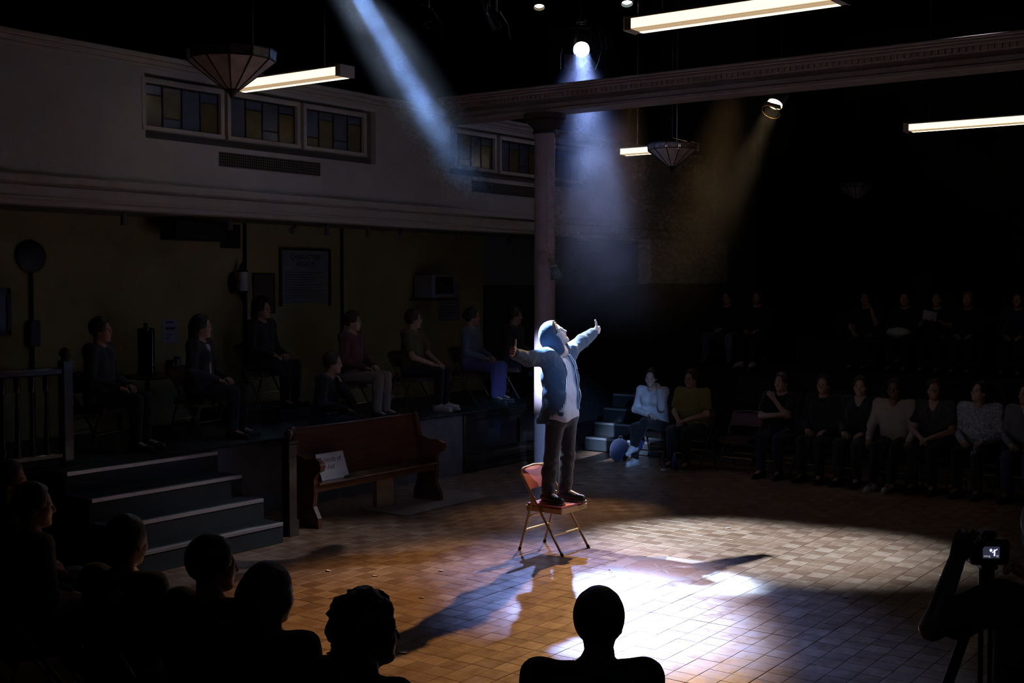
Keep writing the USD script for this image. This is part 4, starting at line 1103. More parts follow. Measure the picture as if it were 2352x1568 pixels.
    return t, P_, TH

# ------------------------------------------------------------------ the performer on the chair
def performer():
    t = thing('person', 'performer in an open blue hooded jacket standing on the pink chair, arms spread', 'person', (9.53, 6.45, 0.4535), -math.pi / 2)
    pel, wai, che = V(0.125, 0, 0.87), V(0.125, 0, 1.03), V(0.105, 0, 1.21)
    hip = {-1: V(0.125, -0.09, 0.82), 1: V(0.135, 0.09, 0.82)}; knee = {-1: V(0.085, -0.112, 0.42), 1: V(0.12, 0.112, 0.43)}
    ank = {-1: V(0.04, -0.105, 0.088), 1: V(0.095, 0.105, 0.088)}; toe = {-1: V(0.205, -0.125, 0.034), 1: V(0.275, 0.13, 0.034)}
    sh = {-1: V(0.07, -0.185, 1.375), 1: V(0.085, 0.185, 1.405)}; elb = {-1: V(0.055, -0.445, 1.375), 1: V(0.075, 0.425, 1.495)}
    wri = {-1: V(0.065, -0.675, 1.435), 1: V(0.07, 0.630, 1.575)}; neck = V(0.08, 0, 1.44); head_c = V(0.055, 0, 1.575)
    TH = rotm(0.32, 0.62); TH[:3, 3] = head_c

    def torso(e, low=None):
        o = []
        for s in (-1, 1):
            o += [('c', pel + V(0, s * 0.07, 0), wai + V(0, s * 0.062, 0), 0.100 + e, 0.092 + e, 0.07), ('c', wai + V(0, s * 0.062, 0), che + V(0, s * 0.08, 0), 0.092 + e, 0.102 + e, 0.07), ('c', che + V(0, s * 0.05, 0.08), sh[s], 0.062 + e, 0.058 + e, 0.06)]
            if low is not None:
                o.append(('c', pel + V(0, s * 0.07, 0), pel + V(0, s * 0.075, low), 0.102 + e, 0.108 + e, 0.06))
        return o

    def arm(s, e, upto=1.0):
        m = elb[s] + (wri[s] - elb[s]) * upto
        return [('c', sh[s], elb[s], 0.055 + e * 1.15, 0.043 + e, 0.04), ('c', elb[s], m, 0.043 + e, 0.030 + e, 0.025)]

    def leg(s, e):
        m = knee[s] + (ank[s] - knee[s]) * 0.90
        return [('c', hip[s], knee[s], 0.084 + e, 0.056 + e, 0.035), ('c', knee[s], knee[s] + (m - knee[s]) * 0.4, 0.056 + e, 0.055 + e, 0.03), ('c', knee[s] + (m - knee[s]) * 0.4, m, 0.055 + e, 0.042 + e * 2.0, 0.03)]
    sp = [('c', che + V(0, 0, 0.10), head_c + V(-0.035, 0, -0.08), 0.060, 0.052, 0.05)] + torso(0)
    for s in (-1, 1):
        sp += arm(s, 0) + leg(s, 0) + [('c', ank[s], toe[s], 0.04, 0.026, 0.02)]
    parts_ = [solid(sp, 0.012, 0.03), moved(head_mesh(0.0042, 0.98, True), TH)]
    for s in (-1, 1):
        d = wri[s] - elb[s]; d = d / np.linalg.norm(d)
        y_up = V(0, 0, 1) if s < 0 else V(0, 0, -1)
        if s < 0:
            d = (d + V(0.25, 0, 0.05)); d /= np.linalg.norm(d)
        bk_ = np.cross(d, y_up) if True else None
        parts_.append(moved(hand('fist', s, 0.0036), frame_mat(d, bk_, wri[s] + d * 0.012)))
    obj('body', union(parts_), M_skin_l, t, True)

    def folds(a, b, sc=9):
        return lambda p, d: d + a * (meshkit.noise(p * V(sc, sc, sc * 1.5), 21) - 0.5) + b * (meshkit.noise(p * 26, 22) - 0.5)
    # T-shirt
    neck_cut = lambda p: -rc(p, neck + V(0.0, 0, 0.03), neck + V(0.02, 0, 0.25), 0.066, 0.075)
    hem = lambda p: np.maximum(neck_cut(p), (0.79 + 0.02 * np.sin(p[:, 1] * 20)) - p[:, 2])
    tee = torso(0.013, -0.06)
    obj('shirt', solid(tee, 0.0075, 0.045, hem, lambda p, d: d + 0.012 * (meshkit.noise(p * V(7, 9, 11), 31) - 0.5) * np.clip((1.15 - p[:, 2]) * 5, 0.1, 1) + 0.004 * (meshkit.noise(p * 28, 32) - 0.5)), cloth('shirt_lilac', (0.46, 0.42, 0.45)), t, True)
    # jacket: open shell with flaps swung back
    jk = torso(0.034) + arm(-1, 0.026, 0.96) + arm(1, 0.024, 0.96)
    for s in (-1, 1):
        jk += [('c', pel + V(-0.02, s * 0.085, 0.02), pel + V(-0.075, s * 0.10, -0.10), 0.115, 0.120, 0.06)]
    jk += [('c', neck + V(-0.05, 0.06, -0.01), neck + V(-0.05, -0.06, -0.01), 0.055, 0.055, 0.05)]

    def jcut(p):
        z = p[:, 2]; w_r = np.interp(z, [0.74, 0.95, 1.15, 1.30, 1.40, 1.46], [0.155, 0.125, 0.095, 0.070, 0.06, 0.075]); w_l = np.interp(z, [0.74, 0.95, 1.15, 1.30, 1.40, 1.46], [0.085, 0.09, 0.085, 0.075, 0.065, 0.075])
        wedge = np.maximum(np.maximum(p[:, 1] - w_l, -p[:, 1] - w_r), 0.09 - p[:, 0] - 0.25 * np.clip(1.0 - z, 0, 1))
        inner = blend(p, torso(0.016, -0.08), 0.05)
        body_ = np.maximum(-wedge, -inner)
        return np.maximum(np.maximum(body_, neck_cut(p)), 0.755 - z + 0.04 * np.clip(p[:, 0], -0.1, 0.1))
    jsolid = solid(jk, 0.0068, 0.045, jcut, folds(0.020, 0.008, 8))
    obj('jacket', jsolid, cloth('jacket_blue', (0.045, 0.066, 0.098), 0.95), t, True)
    for s in (-1, 1):
        d = (wri[s] - elb[s]); d /= np.linalg.norm(d)
        obj('cuff', solid([('c', wri[s] - d * 0.05, wri[s] - d * 0.004, 0.049, 0.045)], 0.006, 0.02, None, lambda p, dd: np.maximum(dd, -(dd + 0.012))), cloth('jacket_rib', (0.05, 0.07, 0.10), 0.95), t, True)
    # hood over the head, face open
    H_in = np.linalg.inv(TH)
    hp = [('e', (-0.022, 0, 0.034), (0.125, 0.104, 0.125)), ('c', (-0.06, 0, -0.02), (-0.075, 0, -0.13), 0.098, 0.10, 0.05), ('c', (0.0, 0.045, -0.06), (-0.02, 0.06, -0.14), 0.062, 0.06, 0.04), ('c', (0.0, -0.045, -0.06), (-0.02, -0.06, -0.14), 0.062, 0.06, 0.04)]

    def hcut(p):
        inner = blend(p, [('e', (-0.016, 0, 0.030), (0.108, 0.087, 0.110)), ('c', (-0.03, 0, -0.03), (-0.04, 0, -0.2), 0.077, 0.080, 0.04), ('c', (0.05, 0, -0.04), (0.06, 0, -0.12), 0.062, 0.055, 0.03)], 0.03)
        open_ = np.maximum(np.maximum(0.030 - p[:, 0] + 0.30 * np.clip(p[:, 2], -0.2, 0.12), np.abs(p[:, 1]) - 0.085), p[:, 2] - 0.118)
        return np.maximum(np.maximum(-inner, -open_), -0.19 - p[:, 2])
    hood = solid(hp, 0.006, 0.035, hcut, lambda p, d: d + 0.012 * (meshkit.noise(p * V(12, 12, 10), 41) - 0.5))
    obj('hood', moved(hood, TH), cloth('jacket_blue', (0.045, 0.066, 0.098), 0.95), t, True)
    # zip tapes and drawcord
    jd = lambda p: blend(np.asarray(p, np.float32).reshape(-1, 3), torso(0.036), 0.045)[0]

    def front(y, z):
        x = 0.40
        while x > 0 and jd((x, y, z)) > 0:
            x -= 0.004
        return x
    for s, ws in ((-1, (0.155, 0.125, 0.095, 0.070, 0.062)), (1, (0.085, 0.09, 0.085, 0.075, 0.066))):
        pts = [(front(s * w, z) + 0.003, s * w, z) for w, z in zip(ws, (0.78, 0.95, 1.15, 1.30, 1.40))]
        obj('zip', tube(pts, 0.0045, 6), M_metal, t, 50)
        obj('drawcord', tube([(front(s * 0.07, 1.40) + 0.012, s * 0.07, 1.40), (front(s * 0.075, 1.33) + 0.016, s * 0.08, 1.33), (front(s * 0.08, 1.27) + 0.016, s * 0.088, 1.26)], 0.0035, 6), M_white, t, 50)
    lp = [('c', hip[1], hip[-1], 0.105, 0.105, 0.06), ('c', pel + V(0, 0.06, 0.0), pel + V(0, -0.06, 0.0), 0.110, 0.110, 0.05)]
    for s in (-1, 1):
        lp += leg(s, 0.012)

    def tf(p, d):
        k = np.clip((0.75 - p[:, 2]) * 2.2, 0.25, 1.3)
        bunch = np.exp(-((p[:, 2] - 0.40) / 0.07) ** 2) + 1.1 * np.exp(-((p[:, 2] - 0.15) / 0.06) ** 2)
        return d + (0.016 * (meshkit.noise(p * V(8, 8, 10), 51) - 0.5) + 0.006 * (meshkit.noise(p * 24, 52) - 0.5)) * k + 0.012 * bunch * (meshkit.noise(p * V(10, 10, 30), 53) - 0.5)
    obj('trousers', solid(lp, 0.0075, 0.035, lambda p: np.maximum(0.055 - p[:, 2], p[:, 2] - 0.955), tf), cloth('jeans_dark', (0.030, 0.028, 0.032), 0.8), t, True)
    for s in (-1, 1):
        a, o = ank[s], toe[s]; fd = (o - a) * V(1, 1, 0); fd /= np.linalg.norm(fd)
        sho = obj('shoe', solid([('c', a + V(0, 0, -0.035) - fd * 0.035, a + V(0, 0, -0.035) + fd * 0.05, 0.044, 0.046, 0.02), ('c', a + V(0, 0, -0.045) + fd * 0.05, o + V(0, 0, 0.002), 0.043, 0.034, 0.03), ('c', a, a + V(0, 0, -0.03), 0.046, 0.05, 0.02)], 0.007, 0.02, lambda p: 0.012 - p[:, 2]), S_black, t, True)
        so = shapely.LineString([(a - fd * 0.045)[:2], (o + fd * 0.006)[:2]]).buffer(0.041)
        sm = trimesh.creation.extrude_polygon(so, 0.018, engine='earcut'); obj('sole', sm, mat('shoe_welt', (0.22, 0.16, 0.13), 0.5), sho, 40)
    for s in (-1, 1):
        e = trimesh.creation.icosphere(2, 0.0085); e.apply_translation((0.0835, 0.032 * s, 0.0005)); obj('eye', moved(e, TH), M_eye, t, True)
        obj('eyebrow', moved(tube([(0.088, 0.016 * s, 0.020), (0.089, 0.034 * s, 0.026), (0.077, 0.052 * s, 0.020)], 0.0038, 6), TH), H_brown, t, True)
    obj('mouth', moved(trimesh.creation.icosphere(2, 1.0), TH @ trimesh.transformations.compose_matrix(scale=[0.02, 0.0165, 0.0125], translate=[0.064, 0, -0.064])), mat('mouth_dark', (0.05, 0.012, 0.012), 0.5), t, True)
    obj('hair', moved(hair_mesh('short', 0.008), TH @ np.diag([0.97, 0.97, 0.97, 1])), H_brown, t, True)


performer()

# ------------------------------------------------------------------ the audience
def cg(u, d):
    f = V(math.cos(CAM_YAW), math.sin(CAM_YAW), 0); return f * d + RGT * u


def facing(x, y, tx=9.53, ty=6.45):
    return math.atan2(ty - y, tx - x)


# front row on the right, facing the stage (-x); seat names follow who sits there
FR = 'audience in the front row on the right'
CLASP = dict(elbowL=(0.10, 0.25, 0.74), elbowR=(0.10, -0.25, 0.74), wristL=(0.36, 0.05, 0.66), wristR=(0.36, -0.05, 0.66))
LAP = dict(elbowL=(0.03, 0.26, 0.73), elbowR=(0.03, -0.26, 0.73), wristL=(0.26, 0.12, 0.65), wristR=(0.26, -0.12, 0.65))
XR = 15.1
front = [
    (8.44, 0.10, dict(label='seated woman in a white sweater with crossed legs and one hand to her cheek', top=C_white, hair='tied', hair_m=H_black, female=True, lean=0.10, head=(0.2, -0.05), shoe=S_white, legs_m=C_black, skin=M_skin_l,
                      J=dict(kneeL=(0.42, 0.02, 0.60), ankleL=(0.50, -0.10, 0.27), toeL=(0.62, -0.14, 0.17), elbowL=(0.24, 0.20, 0.80), wristL=(0.16, 0.13, 1.03), elbowR=(0.12, -0.25, 0.74), wristR=(0.30, 0.04, 0.70)), back_up=((0, 0, 1), (0.3, 0.9, 0.2)))),
    (7.83, 0.0, dict(label='bearded man in an olive T-shirt with hands clasped between his knees', top=C_olive, sleeve='short', hair='short', shoe=S_brown, legs_m=C_black, J=CLASP, head=(-0.1, 0.0), lean=0.05, bulk=1.08)),
    (6.53, 0.05, dict(label='man in a black T-shirt with one hand on his chin and the other arm across', top=C_black, sleeve='short', legs_m=C_navy, head=(-0.3, 0.05),
                      J=dict(elbowL=(0.22, 0.14, 0.80), wristL=(0.20, -0.05, 1.02), elbowR=(0.14, -0.24, 0.77), wristR=(0.28, 0.10, 0.82)), back_up=((0, 0, 1), (0.6, 0.5, 0.2)))),
    (5.95, 0.0, dict(label='woman in black with long dark hair, third from the empty chair', top=C_black, hair='long', hair_m=H_black, female=True, J=LAP, head=(0.0, 0.05), legs_m=C_black)),
    (5.47, 0.0, dict(label='woman in a black V-neck top with hair tied back', top=C_black, hair='tied', neckline='v', female=True, J=LAP, head=(0.25, 0.02), legs_m=C_char, skin=M_skin_l)),
    (5.02, 0.08, dict(label='man in an oat coloured sweater and white socks gripping his knees', top=C_knit, hair='short', hair_m=H_black, legs_m=C_black, skin=M_skin_d, lean=0.06, socks=C_white, shoe=S_white, head=(0.1, 0.1),
                      J=dict(elbowL=(0.10, 0.27, 0.74), elbowR=(0.10, -0.27, 0.74), wristL=(0.33, 0.24, 0.59), wristR=(0.33, -0.24, 0.59), ankleL=(0.55, 0.08, 0.085), toeL=(0.72, 0.05, 0.035), ankleR=(0.56, -0.12, 0.085), toeR=(0.73, -0.16, 0.035)))),
    (4.54, 0.0, dict(label='woman in glasses and a dark short sleeved top with hands folded', top=cloth('dark_print', (0.05, 0.05, 0.05), vary=(30, 0.6)), sleeve='short', neckline='v', hair='tied', female=True, J=CLASP, head=(0.2, 0.12), legs_m=C_black)),
    (4.00, -0.05, dict(label='bearded man in a pale patterned shirt looking up to the left', top=C_paisley, hair='short', hair_m=H_black, J=LAP, head=(-0.45, 0.28), legs_m=C_black, bulk=1.12)),
    (3.46, 0.0, dict(label='woman in a grey top at the right edge of the view', top=C_grey, neckline='v', hair='tied', hair_m=H_black, female=True, J=LAP, head=(-0.6, 0.1), legs_m=C_denim)),
]
for y, dyaw, kw in front:
    lab = kw.pop('label')
    seat(chair_label(lab), XR, y, 0)
    t, PJ, TH = person(lab, (XR + 0.02, y, 0), math.pi + dyaw, 'sit', group=FR, **kw)
    if 'glasses' in lab:
        rim_ = [tube([(0.100, 0.033 * s + 0.022 * math.cos(a), 0.0 + 0.017 * math.sin(a)) for a in np.linspace(0, 2 * math.pi, 17)], 0.0024, 5) for s in (-1, 1)]
        rim_ += [tube([(0.101, -0.012, 0.004), (0.101, 0.012, 0.004)], 0.0024, 5)] + [tube([(0.099, 0.055 * s, 0.004), (0.0, 0.083 * s, 0.008)], 0.0022, 5) for s in (-1, 1)]
        obj('glasses', moved(cat_(rim_), TH), M_metal, t)
seat('empty maroon folding chair in the front row, right of the olive T-shirt', XR + 0.02, 7.12, 0)
hb = thing('backpack', 'dark rounded backpack on the floor at the left foot of the woman in white', 'bag', (14.85, 8.86, 0))
obj('body', solid([('e', (0, 0, 0.16), (0.12, 0.15, 0.17)), ('e', (-0.09, 0, 0.11), (0.06, 0.11, 0.09))], 0.014, 0.03, lambda p: 0.0 - p[:, 2]), C_navy, hb, True)
obj('strap', tube([(0.02, -0.03, 0.32), (0.02, -0.02, 0.36), (0.02, 0.02, 0.36), (0.02, 0.03, 0.32)], 0.008, 6), C_black, hb)
bl = thing('draped_jacket', 'bright blue jacket hanging from the chair of the woman in white', 'jacket', (15.12, 8.72, 0.18))
obj('cloth', solid([('c', (0.0, 0.0, 0.30), (0.02, 0.03, 0.02), 0.055, 0.08), ('c', (0.1, 0, 0.3), (0.12, 0.03, 0.08), 0.05, 0.06)], 0.014, 0.04, None, lambda p, d: d + 0.03 * (meshkit.noise(p * V(14, 14, 5), 3) - 0.5)), cloth('royal', (0.03, 0.05, 0.28)), bl, True)
bo = thing('water_bottle', 'clear blue water bottle on the floor beside the man in the olive T-shirt', 'bottle', (14.62, 7.86, 0))
obj('body', lathe([(0, 0), (0.034, 0.002), (0.035, 0.15), (0.03, 0.18), (0.014, 0.205), (0, 0.206)], 18), mat('bottle_blue', (0.05, 0.08, 0.25), 0.15), bo, 40)
obj('cap', lathe([(0, 0.206), (0.015, 0.206), (0.015, 0.23), (0, 0.23)], 14), M_white, bo, 40)

# people on the side platform, facing the stage (-y)
PG = 'audience on the side platform'
plat = [
    (7.58, 10.70, 0.82, 0.5, dict(label='person with short dark hair in dark clothes beside the coffee urn', top=C_black, J=LAP, head=(0.1, 0.0))),
    (8.87, 10.70, 0.82, 0.45, dict(label='woman with long black hair, black cardigan open over a white top', top=C_black, hair='long', hair_m=H_black, female=True, J=LAP, head=(0.25, 0.03))),
    (10.55, 11.55, 0.98, 0.2, dict(label='dark haired person sitting high in front of the large poster', top=C_black, hair='curly', hair_m=H_black, J=LAP)),
    (10.42, 10.34, 0.37, 0.3, dict(label='person sitting on the platform edge behind the pew, chin on hand', top=C_black, hair='short', head=(0.2, -0.05), lean=0.08, J=dict(elbowL=(0.30, 0.16, 0.72), wristL=(0.20, 0.06, 0.98), elbowR=(0.12, -0.25, 0.74), wristR=(0.32, -0.02, 0.66)), back_up=((0, 0, 1), (0.6, 0.5, 0.2)))),
    (11.37, 10.78, 0.82, 0.25, dict(label='man in a dark top and pale tan trousers in the middle of the platform', top=C_maroon, legs_m=C_tan, shoe=S_black, J=LAP, head=(0.2, 0))),
    (12.56, 10.78, 0.82, 0.28, dict(label='man in a dark olive vest and bright white sneakers', top=cloth('vest', (0.10, 0.085, 0.02)), sleeve='short', legs_m=C_black, shoe=S_white, J=dict(elbowL=(0.12, 0.27, 0.73), elbowR=(0.12, -0.27, 0.73), wristL=(0.36, 0.10, 0.62), wristR=(0.36, -0.10, 0.62)), head=(0.3, 0))),
    (13.85, 10.78, 0.82, 0.25, dict(label='dark haired person in a denim jacket and purple trousers', top=cloth('denim_pale', (0.12, 0.16, 0.22)), hair='tied', hair_m=H_black, female=True, legs_m=C_purple, J=LAP, head=(0.3, 0.02))),
    (14.90, 10.78, 0.82, 0.2, dict(label='person in dark clothes and pale shoes sitting next to the column', top=C_char, shoe=S_white, J=LAP, head=(0.3, 0))),
]
for x, y, z, dyaw, kw in plat:
    lab = kw.pop('label')
    if z != 0.37:
        seat(chair_label(lab), x, y, z, -math.pi / 2 + dyaw * 0.6)
    t, PJ, TH = person(lab, (x, y - 0.02, z), -math.pi / 2 + dyaw, 'sit', group=PG, **kw)
    if 'white top' in lab:
        obj('white_top', solid([('c', PJ['chest'] + V(0.085, 0, 0.07), PJ['pelvis'] + V(0.10, 0, 0.04), 0.038, 0.05)], 0.014), C_white, t, True)
rz_ = thing('riser', 'low black riser against the ochre wall on the platform', 'riser', (10.55, 11.6, 0.82))
obj('deck', box((-0.6, -0.38, 0), (0.6, 0.36, 0.16), 0.006), M_black, rz_)

# seats high on the right, far back
UG = 'audience high on the right tiers'
for y, kw in ((10.05, dict(label='person in pale jeans with knees apart, far up the right tiers', legs_m=cloth('jeans_pale', (0.14, 0.18, 0.26)), top=C_black, J=dict(kneeL=(0.42, 0.22, 0.52), kneeR=(0.42, -0.22, 0.52), ankleL=(0.42, 0.24, 0.085), ankleR=(0.42, -0.24, 0.085), toeL=(0.58, 0.28, 0.035), toeR=(0.58, -0.28, 0.035), **CLASP))),
              (9.45, dict(label='person in black with pale sneakers, next to the pale jeans on the right tiers', shoe=S_white, J=LAP)),
              (7.42, dict(label='person in dark clothes with a raised forearm on the right tiers', sleeve='short', J=dict(elbowL=(0.2, 0.24, 0.8), wristL=(0.22, 0.16, 1.05), **{k: v for k, v in LAP.items() if k.endswith('R')}))),
              (6.74, dict(label='person with a pale bundle on the lap on the right tiers', hair='tied', female=True, J=CLASP)),
              (6.20, dict(label='person holding up a small pale card on the right tiers', sleeve='short', J=dict(elbowL=(0.14, 0.24, 0.78), wristL=(0.34, 0.10, 0.88), elbowR=(0.14, -0.24, 0.78), wristR=(0.34, -0.10, 0.88)))),
              (5.70, dict(label='fair haired person right of the small pale card on the right tiers', hair_m=H_fair, J=LAP)),
              (4.92, dict(label='person in a blue top at the right end of the tiers', top=C_navy, J=LAP))):
    lab = kw.pop('label')
    seat(chair_label(lab), 20.4, y * 0.985, 1.05)
    t, PJ, TH = person(lab, (20.42, y * 0.985, 1.05), math.pi, 'sit', group=UG, h=0.024, fine=False, eyes=False, **kw)
bd_ = obj('bundle', moved(solid([('e', (0, 0, 0), (0.16, 0.2, 0.09))], 0.02, 0.03, None, lambda p, d: d + 0.03 * (meshkit.noise(p * 14, 3) - 0.5)), trimesh.transformations.translation_matrix([20.1, 6.64, 1.72])), C_white, None, True); tag(bd_, 'pale soft bundle lying on a lap, right tiers', 'bundle')
cdp = obj('pale_card', moved(box((-0.004, -0.11, -0.08), (0.004, 0.11, 0.08)), trimesh.transformations.compose_matrix(angles=[0.2, -0.3, 0], translate=[19.97, 6.10, 2.01])), mat('card_pale', (0.55, 0.58, 0.65), 0.7)); tag(cdp, 'small pale card held up on the right tiers', 'card')

# people in the foreground, seen from behind against the lit floor
BG = 'audience in the near row, seen from behind'
near = [
    (0.30, 4.52, 0.0, dict(label='short haired man near the camera, black against the bright pool of light', hair='short', hair_m=H_black, bulk=1.10, head=(-0.12, 0.02), J=dict(LAP, head=(0.05, -0.03, 1.215)))),
    (-0.60, 4.40, -0.62, dict(label='curly haired person near the camera, nose in profile to the right', hair='curly', hair_m=H_black, head=(-0.45, 0.02), lean=0.06, J=LAP)),
    (-1.01, 4.95, -0.2, dict(label='person with long straight hair near the camera, left of the curly head', hair='long', hair_m=H_brown, female=True, head=(-0.25, 0), J=LAP)),
    (-1.38, 5.50, -0.3, dict(label='short haired man looking right, left of the long straight hair', hair='short', hair_m=H_black, head=(-0.5, 0), J=LAP)),
    (-1.93, 6.00, -0.1, dict(label='broad man with a visible ear, second head from the left end', hair='short', hair_m=H_black, bulk=1.12, J=LAP)),
    (-2.79, 7.00, -0.3, dict(label='person near the left edge, lower of the two half lit faces', hair='short', head=(-0.3, 0), J=LAP)),
    (-3.30, 7.90, -0.3, dict(label='person at the left edge of the view, head cut by the frame', hair='short', head=(-0.3, 0.05), J=LAP)),
]
for u, d, dyaw, kw in near:
    lab = kw.pop('label'); q = cg(u, d); yw = facing(q[0], q[1]) + dyaw
    b_ = V(math.cos(yw), math.sin(yw), 0)
    seat(chair_label(lab), q[0], q[1], 0, yw)
    person(lab, (q[0], q[1], 0), yw, 'sit', group=BG, **kw)

# photographer with a camera on a tripod at the right
q = cg(1.88, 4.2)
person('photographer in black at the right edge, arm raised to a camera on a tripod', (q[0], q[1], 0), CAM_YAW, 'stand', top=C_black, sleeve='short', hair='short', hair_m=H_black, head=(0.15, -0.05), hands=('hold', 'hold'),
       J=dict(shL=(-0.02, 0.19, 1.41), elbowL=(0.02, 0.41, 1.30), wristL=(0.13, 0.275, 1.545), elbowR=(0.05, -0.30, 1.16), wristR=(0.17, -0.02, 1.44)), back_up=((0, 0, 1), (-0.6, 0.3, 0.6)))
T = np.eye(4); T[:3, :3] = trimesh.transformations.rotation_matrix(CAM_YAW, [0, 0, 1])[:3, :3]
c_ = q + T[:3, :3] @ V(0.24, 0.135, 1.53)
cm = thing('video_camera', 'black camera with a small lit screen, on the tripod at the right edge', 'camera', c_, CAM_YAW)
obj('body', cat_([box((-0.04, -0.072, -0.05), (0.035, 0.072, 0.045), 0.01), box((-0.035, -0.028, 0.045), (0.04, 0.028, 0.075), 0.012), box((-0.035, -0.072, -0.05), (0.055, -0.038, 0.03), 0.012)]), M_black, cm)
obj('lens', moved(lathe([(0, 0), (0.036, 0.0), (0.036, 0.07), (0.042, 0.085), (0.042, 0.16), (0.036, 0.16), (0.03, 0.15), (0, 0.15)], 24), aim((0.03, 0.01, 0), (1, 0, 0))), M_black, cm, 40)
scr = obj('screen', box((-0.043, -0.03, -0.022), (-0.0405, 0.030, 0.020)), mat('lcd', (0.01, 0.01, 0.015), 0.3, emit=((0.10, 0.11, 0.2), 0.25)), cm, label='lit screen showing the performer')
M_px = mat('lcd_light', (0.1, 0.1, 0.1), 0.4, emit=((0.72, 0.75, 1.0), 1.1)); M_px2 = mat('lcd_mid', (0.1, 0.1, 0.1), 0.4, emit=((0.7, 0.62, 0.7), 0.35))
qx = lambda y0, y1, z0, z1: box((-0.0438, y0, z0), (-0.0432, y1, z1))
obj('screen_figure', cat_([moved(trimesh.creation.icosphere(1, 0.0055), trimesh.transformations.compose_matrix(scale=[0.06, 1, 1.1], translate=[-0.0435, 0.002, 0.007])), moved(qx(-0.012, 0.012, -0.0018, 0.0018), trimesh.transformations.compose_matrix(angles=[-0.6, 0, 0], translate=[0, -0.012, 0.005])), qx(-0.014, -0.008, -0.014, 0.010)]), M_px, cm)
obj('screen_crowd', cat_([qx(0.012, 0.028, -0.017, -0.012), qx(0.004, 0.010, -0.020, -0.012), qx(-0.026, -0.018, -0.018, -0.010)]), M_px2, cm)
tp_ = thing('tripod', 'black tripod of paired tubes under the camera at the right edge', 'tripod', (c_[0], c_[1], 0), CAM_YAW)
obj('head', cat_([tube([(0, 0, 1.30), (0, 0, 1.475)], 0.028, 12), box((-0.035, -0.03, 1.462), (0.03, 0.03, 1.48), 0.004)]), M_black, tp_)
for a in (1.75, 3.85, 5.9):
    o = V(math.cos(a), math.sin(a), 0); sd_ = V(-o[1], o[0], 0) * 0.017
    obj('leg', cat_([tube([o * 0.04 + sd_ + V(0, 0, 1.33), o * 0.30 + sd_ + V(0, 0, 0.62)], 0.010, 8), tube([o * 0.04 - sd_ + V(0, 0, 1.33), o * 0.30 - sd_ + V(0, 0, 0.62)], 0.010, 8), tube([o * 0.26 + V(0, 0, 0.73), o * 0.53 + V(0, 0, 0.01)], 0.011, 8), moved(box((-0.02, -0.03, -0.025), (0.02, 0.03, 0.025), 0.006), frame_mat(o, (0, 0, 1), o * 0.29 + V(0, 0, 0.65)))]), M_black, tp_)

# bits of paper and tape on the floor
_r3 = random.Random(9)
for x, y, s in ((7.62, 7.5, 0.035), (7.72, 7.05, 0.03), (8.2, 6.7, 0.03), (6.85, 6.45, 0.03), (6.6, 6.05, 0.03), (7.4, 6.25, 0.025), (6.2, 5.4, 0.035), (6.5, 3.4, 0.04), (7.5, 1.6, 0.03), (7.8, 1.2, 0.03), (11.4, 5.5, 0.03), (9.4, 3.5, 0.03), (10.6, 3.1, 0.03), (6.1, 4.2, 0.02)):
    v = [(s * _r3.uniform(0.5, 1.2) * math.cos(a), s * 0.6 * _r3.uniform(0.5, 1.2) * math.sin(a)) for a in np.linspace(0, 2 * math.pi, 7)[:-1]]
    m = trimesh.creation.extrude_polygon(Polygon(v).buffer(0.001), 0.004, engine='earcut'); m.apply_transform(trimesh.transformations.rotation_matrix(_r3.uniform(0, 6), [0, 0, 1])); m.vertices[:, 2] += 0.006 * meshkit.noise(m.vertices * 40, 3); m.apply_translation((x, y, 0.001))
    o_ = obj('paper_scrap', m, M_paper); tag(o_, 'tiny torn white paper scrap lying on the parquet floor', 'scrap', 'paper scraps on the floor')

# ------------------------------------------------------------------ haze shaped along the beams
hn = {'g': ('geometry', {}), 'n': ('noise_texture', {'scale': 2.4, 'detail': 2.0, 'roughness': 0.6}), 'm': ('map_range', {'from_min': 0.33, 'from_max': 0.68, 'to_min': 0.45, 'to_max': 1.5, 'clamp': True}),
      'x': ('separate_xyz', {}), 'd': ('math', {'math_type': 'multiply', 'value2': HAZE_DENSITY}), 'dd': ('math', {'math_type': 'multiply'}),
      'v': ('principled_volume', {'color': (0.9, 0.92, 1.0), 'anisotropy': 0.3})}
hl_ = [('g.position', 'n.vector'), ('n.fac', 'm.value'), ('m.result', 'd.value1'), ('g.position', 'x.vector')]
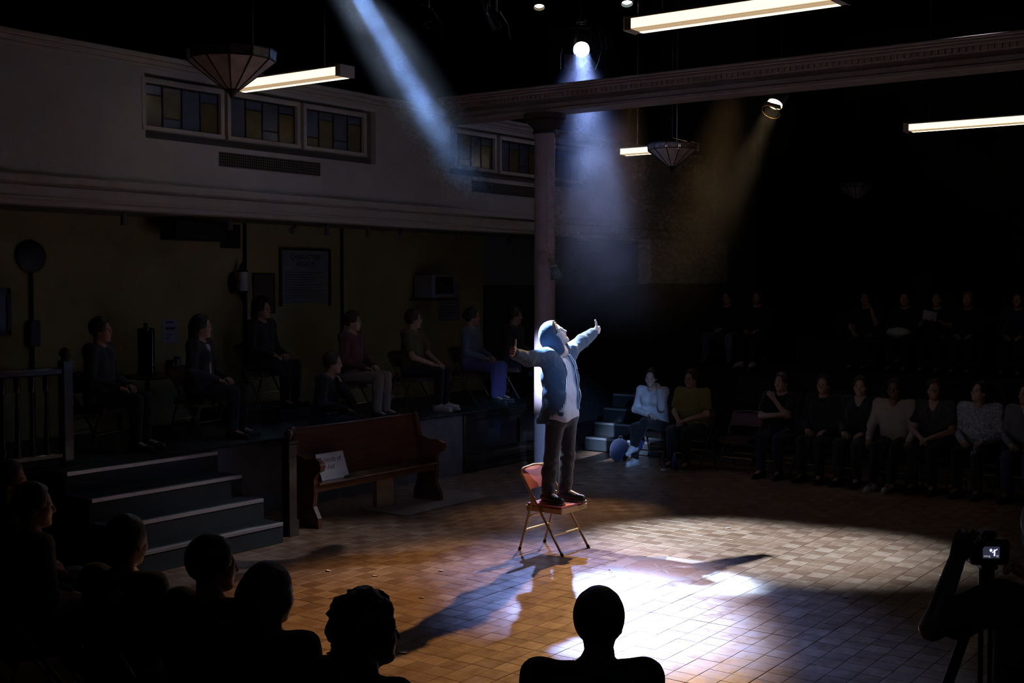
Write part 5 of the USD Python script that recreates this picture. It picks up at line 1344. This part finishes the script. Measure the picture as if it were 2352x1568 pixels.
# the haze is shaped along three lamp axes to draw only those beams, and thins out smoothly around and below them
beam_axes = [((10.15, 9.50, 5.80), (9.55, 6.46, 2.10), 0.10, 0.42, 3.3, 4.7, 0.62), ((15.17, 9.73, 5.95), (7.94, 4.62, 0.0), 0.25, 0.80, 1.9, 4.6, 0.75), ((14.50, 6.39, 4.80), (11.2, 7.2, 0.3), 0.15, 0.80, 1.4, 4.2, 0.8)]
last = None
for k, (a, b, r0, r1, z0, z1, wgt) in enumerate(beam_axes):
    u = V(*b) - V(*a); u /= np.linalg.norm(u)
    hn[f's{k}'] = ('vector_math', {'math_type': 'subtract', 'vector2': a}); hn[f'c{k}'] = ('vector_math', {'math_type': 'cross_product', 'vector2': tuple(u)}); hn[f'l{k}'] = ('vector_math', {'math_type': 'length'})
    hn[f'r{k}'] = ('map_range', {'range_type': 'smoothstep', 'from_min': r0, 'from_max': r1, 'to_min': wgt, 'to_max': 0.0, 'clamp': True}); hn[f'z{k}'] = ('map_range', {'range_type': 'smoothstep', 'from_min': z0, 'from_max': z1, 'to_min': 0.0, 'to_max': 1.0, 'clamp': True}); hn[f'p{k}'] = ('math', {'math_type': 'multiply'})
    hl_ += [('g.position', f's{k}.vector1'), (f's{k}.vector', f'c{k}.vector1'), (f'c{k}.vector', f'l{k}.vector1'), (f'l{k}.value', f'r{k}.value'), ('x.z', f'z{k}.value'), (f'r{k}.result', f'p{k}.value1'), (f'z{k}.result', f'p{k}.value2')]
    if last:
        hn[f'a{k}'] = ('math', {'math_type': 'maximum'}); hl_ += [(last, f'a{k}.value1'), (f'p{k}.value', f'a{k}.value2')]; last = f'a{k}.value'
    else:
        last = f'p{k}.value'
hl_ += [('d.value', 'dd.value1'), (last, 'dd.value2'), ('dd.value', 'v.density')]
hz = usdkit.material(stage, '/World/Looks/stage_haze', hn, hl_, volume='v.volume')
hz_beam_hulls = [('c', (10.17, 9.6, 5.95), (9.72, 7.4, 3.2), 0.5, 0.5), ('c', (15.35, 9.87, 6.10), (10.2, 6.2, 1.9), 0.85, 0.85), ('c', (14.55, 6.38, 4.85), (12.2, 6.95, 1.4), 0.85, 0.85)]
hzo = obj('haze', solid(hz_beam_hulls, 0.09, 0.1), hz, None, True)
tag(hzo, 'thin stage haze shaped along three lamp axes so only those beams show', 'haze', None, 'stuff')
